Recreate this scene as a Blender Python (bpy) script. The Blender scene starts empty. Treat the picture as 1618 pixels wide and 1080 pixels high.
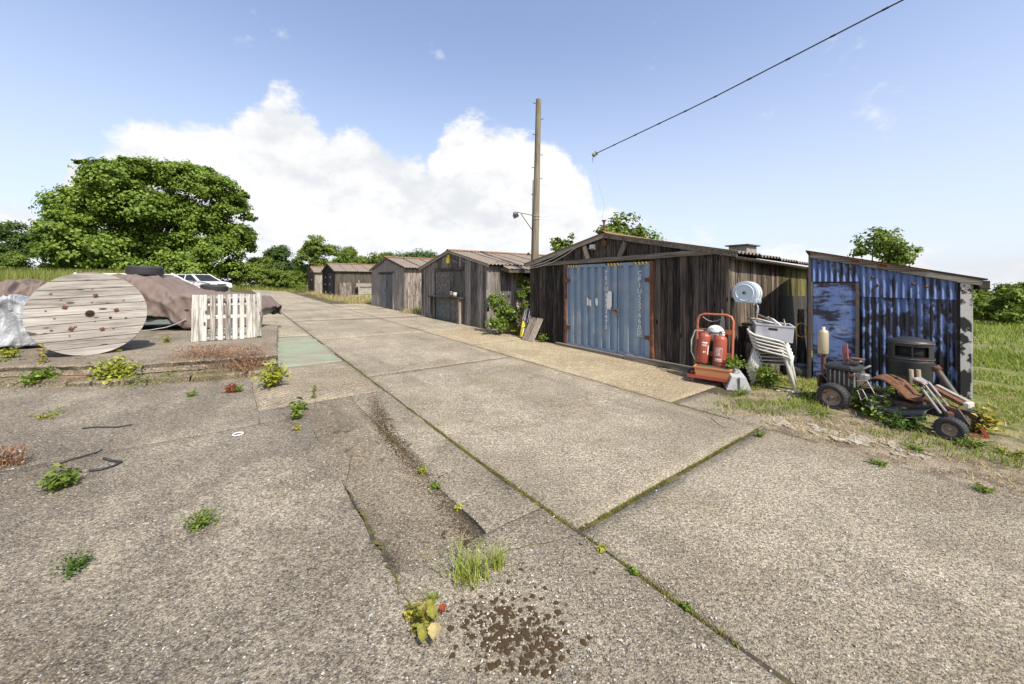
import bpy, math, random
import numpy as np
from mathutils import Vector, Matrix, Quaternion

S = bpy.context.scene
COL = S.collection
R = math.radians
random.seed(7)
RNG = np.random.default_rng(11)

# ------------------------------------------------------------------ camera
F, CX, HY, EYE = 600.0, 809.0, 445.0, 1.65        # focal length and horizon in photo pixels, eye height in metres
cd = bpy.data.cameras.new('camera')
cam = bpy.data.objects.new('camera', cd); COL.objects.link(cam)
cam.location = (0, 0, EYE); cam.rotation_euler = (R(90), 0, 0)
cd.sensor_width = 36; cd.lens = F / 1618 * 36
cd.shift_y = -(540 - HY) / 1618
cd.clip_start = .05; cd.clip_end = 3000
S.camera = cam

# ------------------------------------------------------------------ sky, sun, exposure
SUN_EL = R(50)
TRAVEL = Vector((-.54, .84))                         # where shadows fall (horizontal)
TRAVEL.normalize()
w = bpy.data.worlds.new('World'); S.world = w; w.use_nodes = True
nt = w.node_tree; nt.nodes.clear()
def WN(t, **k):
    n = nt.nodes.new(t)
    for a, b in k.items(): setattr(n, a, b)
    return n
def WM(op, a, b=None, c=None, clamp=False):
    n = WN('ShaderNodeMath', operation=op, use_clamp=clamp)
    for i, v in enumerate((a, b, c)):
        if v is None: continue
        if isinstance(v, (int, float)): n.inputs[i].default_value = v
        else: nt.links.new(v, n.inputs[i])
    return n.outputs[0]
sky = WN('ShaderNodeTexSky', sky_type='NISHITA', sun_disc=False)
sky.sun_elevation = SUN_EL; sky.sun_rotation = math.atan2(-TRAVEL.x, -TRAVEL.y)
sky.altitude = 50; sky.air_density = 1.0; sky.dust_density = 1.4; sky.ozone_density = 1.6
tc = WN('ShaderNodeTexCoord'); sp = WN('ShaderNodeSeparateXYZ')
nt.links.new(tc.outputs['Generated'], sp.inputs[0])
X_, Y_, Z_ = sp.outputs
az = WM('ARCTAN2', X_, Y_); el = WM('ARCSINE', Z_)
u_ = WM('MULTIPLY_ADD', az, 1 / (2 * math.pi), .5)
def ang(px, py):
    x = (px - CX) / F; y = (HY - py) / F
    return math.atan(x), math.atan(y * math.cos(math.atan(x)))
def ramp(stops):
    n = WN('ShaderNodeValToRGB'); cr = n.color_ramp; cr.interpolation = 'EASE'
    stops = sorted(stops)
    cr.elements[0].position = stops[0][0]; cr.elements[0].color = (stops[0][1],) * 3 + (1,)
    cr.elements[1].position = stops[-1][0]; cr.elements[1].color = (stops[-1][1],) * 3 + (1,)
    for p, v in stops[1:-1]:
        e = cr.elements.new(p); e.color = (v, v, v, 1)
    nt.links.new(u_, n.inputs[0]); return n.outputs[0]
prof = [(0, 292), (60, 305), (85, 330), (108, 232), (160, 240), (200, 190), (250, 183), (330, 205), (395, 170), (430, 132),
        (470, 150), (520, 212), (575, 200), (640, 235), (684, 262), (694, 196), (740, 182), (800, 190), (870, 215), (925, 262), (945, 330), (1010, 352), (1060, 395), (1330, 400), (1500, 385), (1618, 372)]
st = [(ang(px, py)[0] / (2 * math.pi) + .5, ang(px, py)[1]) for px, py in prof]
st += [(0, .3), (.1, .2), (.2, .36), (.28, .22), (.74, .2), (.84, .38), (.93, .2), (1.0, .3)]
st = sorted(st)
while len(st) > 32: st.pop(3)
top = ramp(st)
mp = WN('ShaderNodeMapping'); mp.inputs['Scale'].default_value = (1, 1, 1.5)
nt.links.new(tc.outputs['Generated'], mp.inputs[0])
def wnoise(scale, detail, rough=.55):
    n = WN('ShaderNodeTexNoise'); n.inputs['Scale'].default_value = scale
    n.inputs['Detail'].default_value = detail; n.inputs['Roughness'].default_value = rough
    nt.links.new(mp.outputs[0], n.inputs['Vector']); return n.outputs[0]
n1 = wnoise(9, 9, .62); n2 = wnoise(3.2, 5); n3 = wnoise(14, 8, .6)
n4 = wnoise(26, 8, .6)
edge = WM('ADD', WM('ADD', WM('SUBTRACT', top, el), WM('MULTIPLY', WM('SUBTRACT', n1, .5), .16)), WM('MULTIPLY', WM('SUBTRACT', n4, .5), .05))
mr = WN('ShaderNodeMapRange', interpolation_type='SMOOTHSTEP')
nt.links.new(edge, mr.inputs[0]); mr.inputs[1].default_value = -.006; mr.inputs[2].default_value = .034
low = WN('ShaderNodeMapRange', interpolation_type='SMOOTHSTEP')
nt.links.new(el, low.inputs[0]); low.inputs[1].default_value = -.02; low.inputs[2].default_value = .17
lowmix = WM('MULTIPLY_ADD', low.outputs[0], .25, .75)
wisp = WN('ShaderNodeMapRange', interpolation_type='SMOOTHSTEP')
nt.links.new(WM('MULTIPLY', n3, n2), wisp.inputs[0]); wisp.inputs[1].default_value = .34; wisp.inputs[2].default_value = .5
wisps = WM('MULTIPLY', wisp.outputs[0], .6)
mask = WM('MAXIMUM', WM('MULTIPLY', mr.outputs[0], lowmix), wisps, clamp=True)
hz = WN('ShaderNodeMapRange', interpolation_type='SMOOTHSTEP')          # pale haze towards the horizon
nt.links.new(el, hz.inputs[0]); hz.inputs[1].default_value = .62; hz.inputs[2].default_value = -.02
hzf = WM('MULTIPLY_ADD', hz.outputs[0], .62, .14)
bg1 = WN('ShaderNodeMixRGB', blend_type='MIX'); nt.links.new(hzf, bg1.inputs[0])
skb = WN('ShaderNodeMixRGB', blend_type='MULTIPLY'); skb.inputs[0].default_value = 1
skb.inputs[2].default_value = (1.3, 1.28, 1.38, 1); nt.links.new(sky.outputs[0], skb.inputs[1])
nt.links.new(skb.outputs[0], bg1.inputs[1]); bg1.inputs[2].default_value = (4.75, 5.15, 5.9, 1)
cwf = WN('ShaderNodeMapRange', interpolation_type='SMOOTHSTEP'); nt.links.new(WM('ADD', WM('MULTIPLY', n1, .6), WM('MULTIPLY', n2, .5)), cwf.inputs[0]); cwf.inputs[1].default_value = .42; cwf.inputs[2].default_value = .62
cw = WN('ShaderNodeMixRGB', blend_type='MIX'); nt.links.new(cwf.outputs[0], cw.inputs[0])
cw.inputs[1].default_value = (4.7, 4.85, 5.1, 1); cw.inputs[2].default_value = (5.95, 5.95, 5.95, 1)
bg2 = WN('ShaderNodeMixRGB', blend_type='MIX'); nt.links.new(mask, bg2.inputs[0])
nt.links.new(bg1.outputs[0], bg2.inputs[1]); nt.links.new(cw.outputs[0], bg2.inputs[2])
bgn = WN('ShaderNodeBackground'); bgn.inputs[1].default_value = .128
nt.links.new(bg2.outputs[0], bgn.inputs[0])
wo = WN('ShaderNodeOutputWorld'); nt.links.new(bgn.outputs[0], wo.inputs[0])

sd = bpy.data.lights.new('sun', 'SUN'); sd.energy = 5.0; sd.angle = R(.5); sd.color = (1, .94, .84)
so = bpy.data.objects.new('sun', sd); COL.objects.link(so)
so.rotation_euler = Vector((TRAVEL.x * math.cos(SUN_EL), TRAVEL.y * math.cos(SUN_EL), -math.sin(SUN_EL))).to_track_quat('-Z', 'Y').to_euler()
so.location = (8, -10, 15)
S.view_settings.view_transform = 'Standard'; S.view_settings.look = 'None'
S.view_settings.gamma = 1; S.view_settings.use_curve_mapping = False
S.view_settings.exposure = .44

# ------------------------------------------------------------------ the lie of the land
SD = np.array((-.6, .8)); TD = np.array((.8, .6))     # along the road (away), across it (towards the sheds)
def st2w(s, t): return s * SD + t * TD
def w2st(x, y): return -.6 * x + .8 * y, .8 * x + .6 * y
def gz(x, y):
    s, t = -.6 * x + .8 * y, .8 * x + .6 * y
    a = np.clip(s - 3, 0, 45)
    return .0155 * a + .0115 * a * np.clip((5.2 - t) / 7, 0, 1.2)
def gpt(px, py):
    """point of the ground seen at a photo pixel"""
    dx, dz = (px - CX) / F, (HY - py) / F
    y = 1.0
    lo, hi = .5, 200.
    for _ in range(60):
        m = (lo + hi) / 2
        if EYE + dz * m > gz(dx * m, m): lo = m
        else: hi = m
    return np.array((dx * lo, lo, float(gz(dx * lo, lo))))
def at(px, py, Y): return np.array(((px - CX) / F * Y, Y, EYE + (HY - py) / F * Y))

# ------------------------------------------------------------------ mesh helpers
class MB:
    def __init__(s): s.v = []; s.f = []; s.n = 0; s.sm = []; s.mi = []
    def add(s, v, f, smooth=False, mi=0):
        v = np.asarray(v, float).reshape(-1, 3)
        s.v.append(v); o = s.n; s.n += len(v)
        for q in f: s.f.append(tuple(int(i) + o for i in q)); s.sm.append(smooth); s.mi.append(mi)
        return s
    def box(s, c, d, rot=None, jit=0, mi=0, taper=None):
        h = np.array(d) / 2
        v = np.array([(x, y, z) for z in (-1, 1) for y in (-1, 1) for x in (-1, 1)], float)
        if taper is not None: v[4:, :2] *= taper
        v = v * h
        if jit: v += np.random.default_rng(s.n + 3).normal(size=v.shape) * jit
        if rot is not None: v = v @ np.array(rot).T
        return s.add(v + np.array(c), [(0, 2, 3, 1), (4, 5, 7, 6), (0, 1, 5, 4), (2, 6, 7, 3), (0, 4, 6, 2), (1, 3, 7, 5)], mi=mi)
    def bbox(s, c, d, b=.01, rot=None, mi=0):
        """box with chamfered vertical and top edges"""
        h = np.array(d) / 2; b = min(b, h.min() * .8); V = []
        for z, k in ((-h[2], b), (-h[2] + b, 0), (h[2] - b, 0), (h[2], b)):
            x, y = h[0] - k, h[1] - k
            V += [(x - b, -y, z), (x, -y + b, z), (x, y - b, z), (x - b, y, z), (-x + b, y, z), (-x, y - b, z), (-x, -y + b, z), (-x + b, -y, z)]
        f = [(7, 6, 5, 4, 3, 2, 1, 0), tuple(range(24, 32))]
        for r in range(3):
            for i in range(8): f.append((r * 8 + i, r * 8 + (i + 1) % 8, r * 8 + 8 + (i + 1) % 8, r * 8 + 8 + i))
        V = np.array(V)
        if rot is not None: V = V @ np.array(rot).T
        return s.add(V + np.array(c), f, mi=mi)
    def beam(s, a, b, w_, h_, up=(0, 0, 1), jit=0, mi=0):
        a, b = np.array(a, float), np.array(b, float); d = b - a; L = np.linalg.norm(d); d /= L
        u = np.array(up, float); x = np.cross(d, u)
        if np.linalg.norm(x) < 1e-4: x = np.cross(d, (1, 0, 0))
        x /= np.linalg.norm(x); u = np.cross(x, d)
        return s.box((a + b) / 2, (w_, L, h_), np.stack((x, d, u), 1), jit, mi)
    def tube(s, pts, r, n=8, caps=True, mi=0, closed=False):
        p = np.array(pts, float); m = len(p); r = np.broadcast_to(np.array(r, float), (m,))
        if closed: tan = np.roll(p, -1, 0) - np.roll(p, 1, 0)
        else: tan = np.gradient(p, axis=0)
        tan /= np.maximum(np.linalg.norm(tan, axis=1, keepdims=True), 1e-9)
        ref = np.array((0, 0, 1.)) if abs(tan[0][2]) < .9 else np.array((1., 0, 0))
        V = []; u = np.cross(tan[0], ref); u /= np.linalg.norm(u)
        a = np.arange(n) * 2 * np.pi / n
        for i in range(m):
            u = u - tan[i] * (u @ tan[i]); u /= np.linalg.norm(u); q = np.cross(tan[i], u)
            V.append(p[i] + r[i] * (np.cos(a)[:, None] * u + np.sin(a)[:, None] * q))
        f = []
        for i in range(m if closed else m - 1):
            j = (i + 1) % m
            for k in range(n): f.append((i * n + k, i * n + (k + 1) % n, j * n + (k + 1) % n, j * n + k))
        s.add(np.concatenate(V), f, True, mi)
        if caps and not closed:
            s.add(V[0], [tuple(range(n))[::-1]], False, mi); s.add(V[-1], [tuple(range(n))], False, mi)
        return s
    def lathe(s, prof, n=20, M=None, mi=0, ell=(1, 1), smooth=True):
        p = np.array(prof, float); a = np.arange(n) * 2 * np.pi / n; V = []
        for r, z in p: V.append(np.stack((r * np.cos(a) * ell[0], r * np.sin(a) * ell[1], np.full(n, z)), 1))
        V = np.concatenate(V); f = []
        for i in range(len(p) - 1):
            for k in range(n): f.append((i * n + k, i * n + (k + 1) % n, (i + 1) * n + (k + 1) % n, (i + 1) * n + k))
        if M is not None: V = V @ np.array(M.to_3x3()).T + np.array(M.translation)
        return s.add(V, f, smooth, mi)
    def prism(s, poly, axis, a, b, mi=0, smooth=False):
        """poly of 2D points in the plane across `axis`, from a to b along it"""
        n = len(poly); V = []
        for k in (a, b):
            for p in poly:
                V.append((k, p[0], p[1]) if axis == 0 else (p[0], k, p[1]) if axis == 1 else (p[0], p[1], k))
        f = [tuple(range(n)), tuple(range(n, 2 * n))[::-1]]
        s.add(V, f, False, mi)
        return s.add(V, [(i, i + n, (i + 1) % n + n, (i + 1) % n) for i in range(n)], smooth, mi)
    def grid(s, P, smooth=True, mi=0, flip=False):
        P = np.asarray(P, float); a, b = P.shape[:2]
        f = []
        for i in range(a - 1):
            for j in range(b - 1):
                q = (i * b + j, (i + 1) * b + j, (i + 1) * b + j + 1, i * b + j + 1)
                f.append(q[::-1] if flip else q)
        return s.add(P.reshape(-1, 3), f, smooth, mi)
    def xf(s, M):
        A = np.array(M)
        s.v = [v @ A[:3, :3].T + A[:3, 3] for v in s.v]; return s
    def mesh(s, name):
        me = bpy.data.meshes.new(name)
        me.from_pydata(np.concatenate(s.v).tolist(), [], s.f)
        me.polygons.foreach_set('use_smooth', s.sm); me.polygons.foreach_set('material_index', s.mi)
        me.update(); return me

def fix_normals(me):
    import bmesh
    b = bmesh.new(); b.from_mesh(me); bmesh.ops.recalc_face_normals(b, faces=b.faces); b.to_mesh(me); b.free()
def link(name, data, parent=None, loc=None, rot=None):
    o = bpy.data.objects.new(name, data); COL.objects.link(o)
    if parent is not None: o.parent = parent
    if loc is not None: o.location = loc
    if rot is not None: o.rotation_euler = rot
    return o
def obj(name, mb, m, parent=None, loc=None, rot=None, label=None, kind=None, fix=True):
    me = mb.mesh(name) if isinstance(mb, MB) else mb
    if fix and isinstance(mb, MB) and len(me.polygons) < 20000: fix_normals(me)
    for k in (m if isinstance(m, (list, tuple)) else [m]):
        if len(me.materials) < 6 and (not isinstance(mb, bpy.types.Mesh) or not me.materials): me.materials.append(k)
    o = link(name, me, parent, loc, rot)
    if label: o['label'] = label
    if kind: o['kind'] = kind
    return o
def tag(o, label, cat, group=None):
    o['label'] = label; o['category'] = cat
    if group: o['group'] = group
    return o
def thing(name, label, cat, loc=(0, 0, 0), rz=0, group=None, rot=None):
    o = link(name, None, None, [float(c) for c in loc], rot or (0, 0, rz)); o.empty_display_size = .1
    return tag(o, label, cat, group)
def fast_mesh(name, V, nper, smooth=False):
    """V: (N*nper,3) separate polygons of nper corners"""
    V = np.asarray(V, np.float32); N = len(V) // nper
    me = bpy.data.meshes.new(name)
    me.vertices.add(len(V)); me.vertices.foreach_set('co', V.ravel())
    me.loops.add(len(V)); me.loops.foreach_set('vertex_index', np.arange(len(V), dtype=np.int32))
    me.polygons.add(N); me.polygons.foreach_set('loop_start', np.arange(0, len(V), nper, dtype=np.int32))
    if smooth: me.polygons.foreach_set('use_smooth', np.ones(N, bool))
    me.update(calc_edges=True); return me

# ------------------------------------------------------------------ materials
class NM:
    def __init__(s, name):
        s.m = bpy.data.materials.new(name); s.m.use_nodes = True; s.t = s.m.node_tree
        s.b = s.t.nodes['Principled BSDF']; s.out = s.t.nodes['Material Output']; s._pos = None
    def n(s, t, **k):
        x = s.t.nodes.new(t)
        for a, b in k.items(): setattr(x, a, b)
        return x
    def l(s, a, b): s.t.links.new(a, b)
    def put(s, sock, v):
        if v is None: return
        if hasattr(v, 'is_linked') or isinstance(v, bpy.types.NodeSocket): s.l(v, sock)
        elif isinstance(v, (int, float)): sock.default_value = v if sock.type == 'VALUE' else (v, v, v, 1)[:len(sock.default_value)]
        else: sock.default_value = tuple(v) + (1,) if (len(v) == 3 and sock.type == 'RGBA') else v
    def pos(s, kind='Object', scale=(1, 1, 1), rot=(0, 0, 0), loc=(0, 0, 0)):
        if kind == 'World': src = s.n('ShaderNodeNewGeometry').outputs['Position']
        else: src = s.n('ShaderNodeTexCoord').outputs[kind]
        if scale == (1, 1, 1) and rot == (0, 0, 0) and loc == (0, 0, 0): return src
        m = s.n('ShaderNodeMapping'); s.l(src, m.inputs[0])
        m.inputs['Scale'].default_value = scale; m.inputs['Rotation'].default_value = rot
        if isinstance(loc, tuple): m.inputs['Location'].default_value = loc
        else: s.l(loc, m.inputs['Location'])
        return m.outputs[0]
    def noise(s, vec, scale, detail=4, rough=.55, col=False, dist=0):
        x = s.n('ShaderNodeTexNoise'); s.l(vec, x.inputs['Vector'])
        x.inputs['Scale'].default_value = scale; x.inputs['Detail'].default_value = detail
        x.inputs['Roughness'].default_value = rough; x.inputs['Distortion'].default_value = dist
        return x.outputs[1 if col else 0]
    def vor(s, vec, scale, feat='F1', rnd=1):
        x = s.n('ShaderNodeTexVoronoi', feature=feat); s.l(vec, x.inputs['Vector'])
        x.inputs['Scale'].default_value = scale; x.inputs['Randomness'].default_value = rnd
        return x.outputs
    def math(s, op, a, b=None, c=None, clamp=False):
        x = s.n('ShaderNodeMath', operation=op, use_clamp=clamp)
        for i, v in enumerate((a, b, c)): s.put(x.inputs[i], v)
        return x.outputs[0]
    def mix(s, f, a, b, mode='MIX'):
        x = s.n('ShaderNodeMixRGB', blend_type=mode)
        s.put(x.inputs[0], f); s.put(x.inputs[1], a); s.put(x.inputs[2], b); return x.outputs[0]
    def ramp(s, f, stops, interp='LINEAR'):
        x = s.n('ShaderNodeValToRGB'); cr = x.color_ramp; cr.interpolation = interp
        for i, (p, c) in enumerate(stops):
            e = cr.elements[i] if i < 2 else cr.elements.new(p)
            e.position = p; e.color = tuple(c) + (1,) if not isinstance(c, (int, float)) else (c, c, c, 1)
        s.put(x.inputs[0], f); return x.outputs[0]
    def rng(s, f, a, b, c=0, d=1):
        x = s.n('ShaderNodeMapRange', interpolation_type='SMOOTHSTEP'); s.put(x.inputs[0], f)
        for i, v in enumerate((a, b, c, d)): x.inputs[i + 1].default_value = v
        return x.outputs[0]
    def rand(s): return s.n('ShaderNodeObjectInfo').outputs['Random']
    def island(s): return s.n('ShaderNodeNewGeometry').outputs['Random Per Island']
    def done(s, col=None, rough=.8, bump=None, bs=.3, bd=.01, metal=0, spec=None):
        s.put(s.b.inputs['Base Color'], col); s.put(s.b.inputs['Roughness'], rough); s.put(s.b.inputs['Metallic'], metal)
        if spec is not None: s.b.inputs['Specular IOR Level'].default_value = spec
        if bump is not None:
            x = s.n('ShaderNodeBump'); x.inputs['Strength'].default_value = bs; x.inputs['Distance'].default_value = bd
            s.l(bump, x.inputs['Height']); s.l(x.outputs[0], s.b.inputs['Normal'])
        return s.m

def m_plain(name, col, rough=.6, metal=0, var=.35, scale=9, dirt=(.1, .08, .06), dirtamt=.35, bump=.1):
    k = NM(name); p = k.pos('Object')
    n = k.noise(p, scale, 6, .65); n2 = k.noise(p, scale * 5, 4, .6)
    c = k.mix(k.math('MULTIPLY', n, var), col, tuple(x * .6 for x in col))
    c = k.mix(k.rng(n2, .52, .75, 0, dirtamt), c, dirt)
    return k.done(c, k.math('MULTIPLY_ADD', n2, .3, rough - .15), n2, bump, .004, metal)

def m_wood(name, dark, light, axis=2, knots=True, contrast=1.0, rough=.9, algae=None, scale=1.0, tint=None, rv=.34, flake=None):
    """weathered board: streaks along the object axis, board to board variation"""
    k = NM(name)
    off = k.n('ShaderNodeCombineXYZ'); r = k.rand(); k.l(k.math('MULTIPLY', r, 37.0), off.inputs[0]); k.l(k.math('MULTIPLY', r, 91.0), off.inputs[1])
    sc = [26 * scale, 26 * scale, 26 * scale]; sc[axis] = 1.1 * scale
    p = k.pos('Object', tuple(sc), loc=off.outputs[0])
    n = k.noise(p, 1.6, 8, .68, dist=.35)
    sc2 = [5 * scale] * 3; sc2[axis] = .8 * scale
    p2 = k.pos('Object', tuple(sc2), loc=off.outputs[0])
    n2 = k.noise(p2, 1.3, 4, .6)
    g = k.math('ADD', k.math('MULTIPLY_ADD', n, 1.15 * contrast, .375 - .575 * contrast), k.math('MULTIPLY', n2, .5))
    g = k.math('ADD', g, k.math('MULTIPLY_ADD', r, rv, -.05 - rv / 2))
    c = k.ramp(g, [(.3, tuple(x * .35 for x in dark)), (.48, dark), (.66, tuple((a + b) / 2 for a, b in zip(dark, light))), (.86, light)])
    if flake:
        fk = k.noise(k.pos('Object', (9, 9, 5), loc=off.outputs[0]), 2.2, 8, .75)
        c = k.mix(k.rng(fk, .58, .64, 0, .85), c, flake)
    if tint: c = k.mix(k.rng(n2, .45, .7, 0, .6), c, tint)
    if knots:
        sk = [7 * scale] * 3; sk[axis] = 2.6 * scale
        v = k.vor(k.pos('Object', tuple(sk), loc=off.outputs[0]), 1.0)[0]
        c = k.mix(k.rng(v, .17, .1), c, tuple(x * .25 for x in dark))
    if algae:
        pw = k.pos('World'); na = k.noise(pw, 1.7, 4)
        c = k.mix(k.rng(na, .55, .72, 0, .5), c, algae)
    return k.done(c, rough, g, .9, .007, spec=.25)

def m_concrete(name, paste, dark, expo=.5, stain=.6, agg=1.0, ridges=0, ridge_rot=0, tint=(.33, .25, .14), tintamt=.4, moss=.0, grit=1.0):
    """weathered, washed out concrete: mottled paste, exposed aggregate, pits, optional brush ridges"""
    k = NM(name); p = k.pos('World'); pw = k.n('ShaderNodeVectorMath', operation='ADD'); k.l(p, pw.inputs[0])
    wob = k.n('ShaderNodeVectorMath', operation='SCALE'); k.l(k.noise(p, 60, 2, .5, col=True), wob.inputs[0]); wob.inputs['Scale'].default_value = .012; k.l(wob.outputs[0], pw.inputs[1])
    q = pw.outputs[0]
    v1 = k.vor(q, 85); v2 = k.vor(q, 190); v3 = k.vor(q, 30)
    nb = k.noise(p, .55, 6, .62); nm = k.noise(p, 2.6, 7, .68); nf = k.noise(p, 48, 7, .78); ns = k.noise(p, 11, 5, .7)
    sep = k.n('ShaderNodeSeparateColor'); k.l(v1[1], sep.inputs[0])
    sep2 = k.n('ShaderNodeSeparateColor'); k.l(v2[1], sep2.inputs[0])
    sep3 = k.n('ShaderNodeSeparateColor'); k.l(v3[1], sep3.inputs[0])
    stones = k.ramp(sep.outputs[0], [(0, (.055, .052, .052)), (.22, (.13, .11, .09)), (.5, (.27, .22, .15)), (.8, (.4, .34, .25)), (.96, (.52, .47, .39)), (1, (.72, .69, .62))])
    fines = k.ramp(sep2.outputs[1], [(0, (.05, .046, .04)), (.45, (.2, .165, .12)), (.8, (.4, .34, .25)), (1, (.56, .5, .4))])
    base = k.mix(k.rng(nb, .36, .66), paste, dark)
    base = k.mix(k.rng(nm, .45, .68, 0, stain), base, tuple(x * .55 for x in dark))
    base = k.mix(k.rng(k.noise(p, 1.1, 5, .6), .5, .72, 0, tintamt), base, tint)
    sx = k.n('ShaderNodeSeparateXYZ'); k.l(p, sx.inputs[0]); cb = k.n('ShaderNodeCombineXYZ')
    k.l(k.math('ADD', k.math('MULTIPLY', sx.outputs[0], -.6 * .22), k.math('MULTIPLY', sx.outputs[1], .8 * .22)), cb.inputs[0])
    k.l(k.math('ADD', k.math('MULTIPLY', sx.outputs[0], .8 * 1.3), k.math('MULTIPLY', sx.outputs[1], .6 * 1.3)), cb.inputs[1])
    run = k.noise(cb.outputs[0], 1.0, 6, .66)
    base = k.mix(k.rng(run, .5, .68, 0, .55 * (stain + .4)), base, tuple(x * .5 for x in dark))
    base = k.mix(k.rng(run, .44, .3, 0, .55), base, tuple(min(.62, x * 1.28) for x in paste))
    base = k.mix(k.rng(nf, .36, .66), k.mix(1, base, (.27, .265, .26), 'MULTIPLY'), k.mix(1, base, (1.56, 1.55, 1.52), 'MULTIPLY'))
    base = k.mix(k.rng(ns, .35, .7, 0, .45), base, k.mix(1, base, (.55, .54, .53), 'MULTIPLY'))
    cover = k.math('MULTIPLY', k.rng(k.math('ADD', nm, k.math('MULTIPLY', ns, .6)), .6, .95), expo + .2, clamp=True)
    c = k.mix(k.math('MULTIPLY', k.rng(v2[0], .62, .25), k.math('MULTIPLY_ADD', cover, .5, .25 * agg)), base, fines)
    keep = k.rng(k.math('ADD', sep.outputs[1], k.math('MULTIPLY', cover, .7)), .68, .8)
    c = k.mix(k.math('MULTIPLY', k.math('MULTIPLY', k.rng(v1[0], .6, .28), keep), .85 * agg, clamp=True), c, stones)
    big = k.math('MULTIPLY', k.rng(v3[0], .33, .26), k.rng(sep3.outputs[1], .9, .93))
    c = k.mix(big, c, k.mix(sep3.outputs[2], (.14, .13, .12), (.55, .51, .44)))
    pit = k.math('MULTIPLY', k.rng(k.noise(p, 75, 4, .7), .40, .28), .9 * grit)
    c = k.mix(pit, c, tuple(x * .2 for x in dark))
    if moss:
        c = k.mix(k.rng(k.math('ADD', k.noise(p, 3.5, 6, .7), k.math('MULTIPLY', ns, .3)), .74, .86, 0, moss), c, (.05, .042, .02))
    h = k.math('ADD', k.math('MULTIPLY', k.rng(v1[0], .6, .1), .6), k.math('ADD', k.math('MULTIPLY', nf, 1.5), k.math('MULTIPLY', ns, 1.2)))
    h = k.math('SUBTRACT', h, k.math('MULTIPLY', pit, .9))
    if ridges:
        wv = k.n('ShaderNodeTexWave', wave_type='BANDS', bands_direction='X'); k.l(k.pos('World', rot=(0, 0, ridge_rot)), wv.inputs[0])
        wv.inputs['Scale'].default_value = 3.4; wv.inputs['Distortion'].default_value = 3; wv.inputs['Detail'].default_value = 3; wv.inputs['Detail Scale'].default_value = 1.5
        h = k.math('ADD', h, k.math('MULTIPLY', wv.outputs['Fac'], ridges))
    return k.done(c, .92, h, 1.0, .008, spec=.2)

def m_leaf(name, a, b, c=None, trans=.35, ns=.35, rough=.55):
    k = NM(name); p = k.pos('Object'); r = k.island(); n = k.noise(p, ns, 3)
    g = k.math('ADD', k.math('MULTIPLY', r, .55), k.math('MULTIPLY', n, .6))
    stops = [(.2, a), (.85, b)] + ([(1.0, c)] if c else [])
    col = k.ramp(g, stops)
    k.done(col, rough, spec=.3)
    tr = k.n('ShaderNodeBsdfTranslucent'); k.l(k.mix(.5, col, k.mix(1, col, (1.0, 1.0, .35), 'MULTIPLY')), tr.inputs[0])
    mx = k.n('ShaderNodeMixShader'); mx.inputs[0].default_value = trans
    k.l(k.b.outputs[0], mx.inputs[1]); k.l(tr.outputs[0], mx.inputs[2]); k.l(mx.outputs[0], k.out.inputs[0])
    return k.m

def m_rust(name, paint, amt=.5, rough=.55, metal=.0, scale=7):
    k = NM(name); p = k.pos('Object'); n = k.noise(p, scale, 8, .7); n2 = k.noise(p, scale * 6, 5, .65)
    rust = k.ramp(n2, [(.3, (.05, .024, .014)), (.55, (.135, .058, .028)), (.75, (.22, .115, .06))])
    f = k.rng(k.math('ADD', n, k.math('MULTIPLY', n2, .25)), .78 - amt * .35, .86 - amt * .35)
    c = k.mix(f, k.mix(k.math('MULTIPLY', n2, .5), paint, tuple(x * .6 for x in paint)), rust)
    return k.done(c, k.math('MULTIPLY_ADD', f, .3, rough), n2, .3, .003, metal)
# ------------------------------------------------------------------ material library
M = {}
M['bay'] = m_concrete('road_concrete', (.47, .41, .305), (.29, .25, .18), .45, .35, .9, tintamt=.35)
M['bay_far'] = m_concrete('far_road_concrete', (.47, .41, .305), (.33, .285, .205), .3, .3, .7, tintamt=.3)
M['apron'] = m_concrete('apron_concrete', (.55, .445, .285), (.42, .335, .21), .3, .25, .8, ridges=.35, ridge_rot=R(36), tint=(.42, .32, .18), tintamt=.6)
M['yard'] = m_concrete('yard_concrete', (.4, .35, .265), (.135, .117, .093), .85, .65, 1.0, tintamt=.25, ridges=.35, ridge_rot=R(-60))
M['strip'] = m_concrete('strip_concrete', (.44, .385, .285), (.21, .18, .135), .6, .5, 1.0, tintamt=.25, moss=.75)
M['strip_dark'] = m_concrete('dark_strip_concrete', (.33, .275, .19), (.15, .12, .085), .7, .7, 1.0, tintamt=.2, moss=.8)
M['ridged'] = m_concrete('ridged_concrete', (.46, .385, .28), (.33, .275, .195), .2, .35, .6, ridges=1.6, ridge_rot=R(20))
M['slab'] = m_concrete('slab_concrete', (.36, .31, .235), (.23, .195, .145), .4, .6, .6)
M['kerbstone'] = m_concrete('kerb_stone', (.34, .29, .2), (.2, .165, .11), .2, .6, .4, tint=(.2, .16, .06), tintamt=.7)

def m_green():
    k = NM('green_worn_paint'); p = k.pos('World')
    conc = k.mix(k.noise(p, 2.2, 6, .65), (.30, .26, .2), (.17, .145, .11))
    st_ = k.noise(k.pos('World', (.9, 3.2, 1), rot=(0, 0, R(-20))), 1.5, 7, .68, dist=.4)
    c = k.mix(k.rng(st_, .565, .42), conc, k.mix(k.noise(p, 14, 5, .7), (.17, .235, .14), (.27, .33, .215)))
    c = k.mix(k.rng(k.noise(p, 40, 4, .7), .55, .72, 0, .5), c, (.14, .13, .09))
    return k.done(c, .9, k.noise(p, 45, 5, .7), .5, .004)
M['green'] = m_green()

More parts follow.
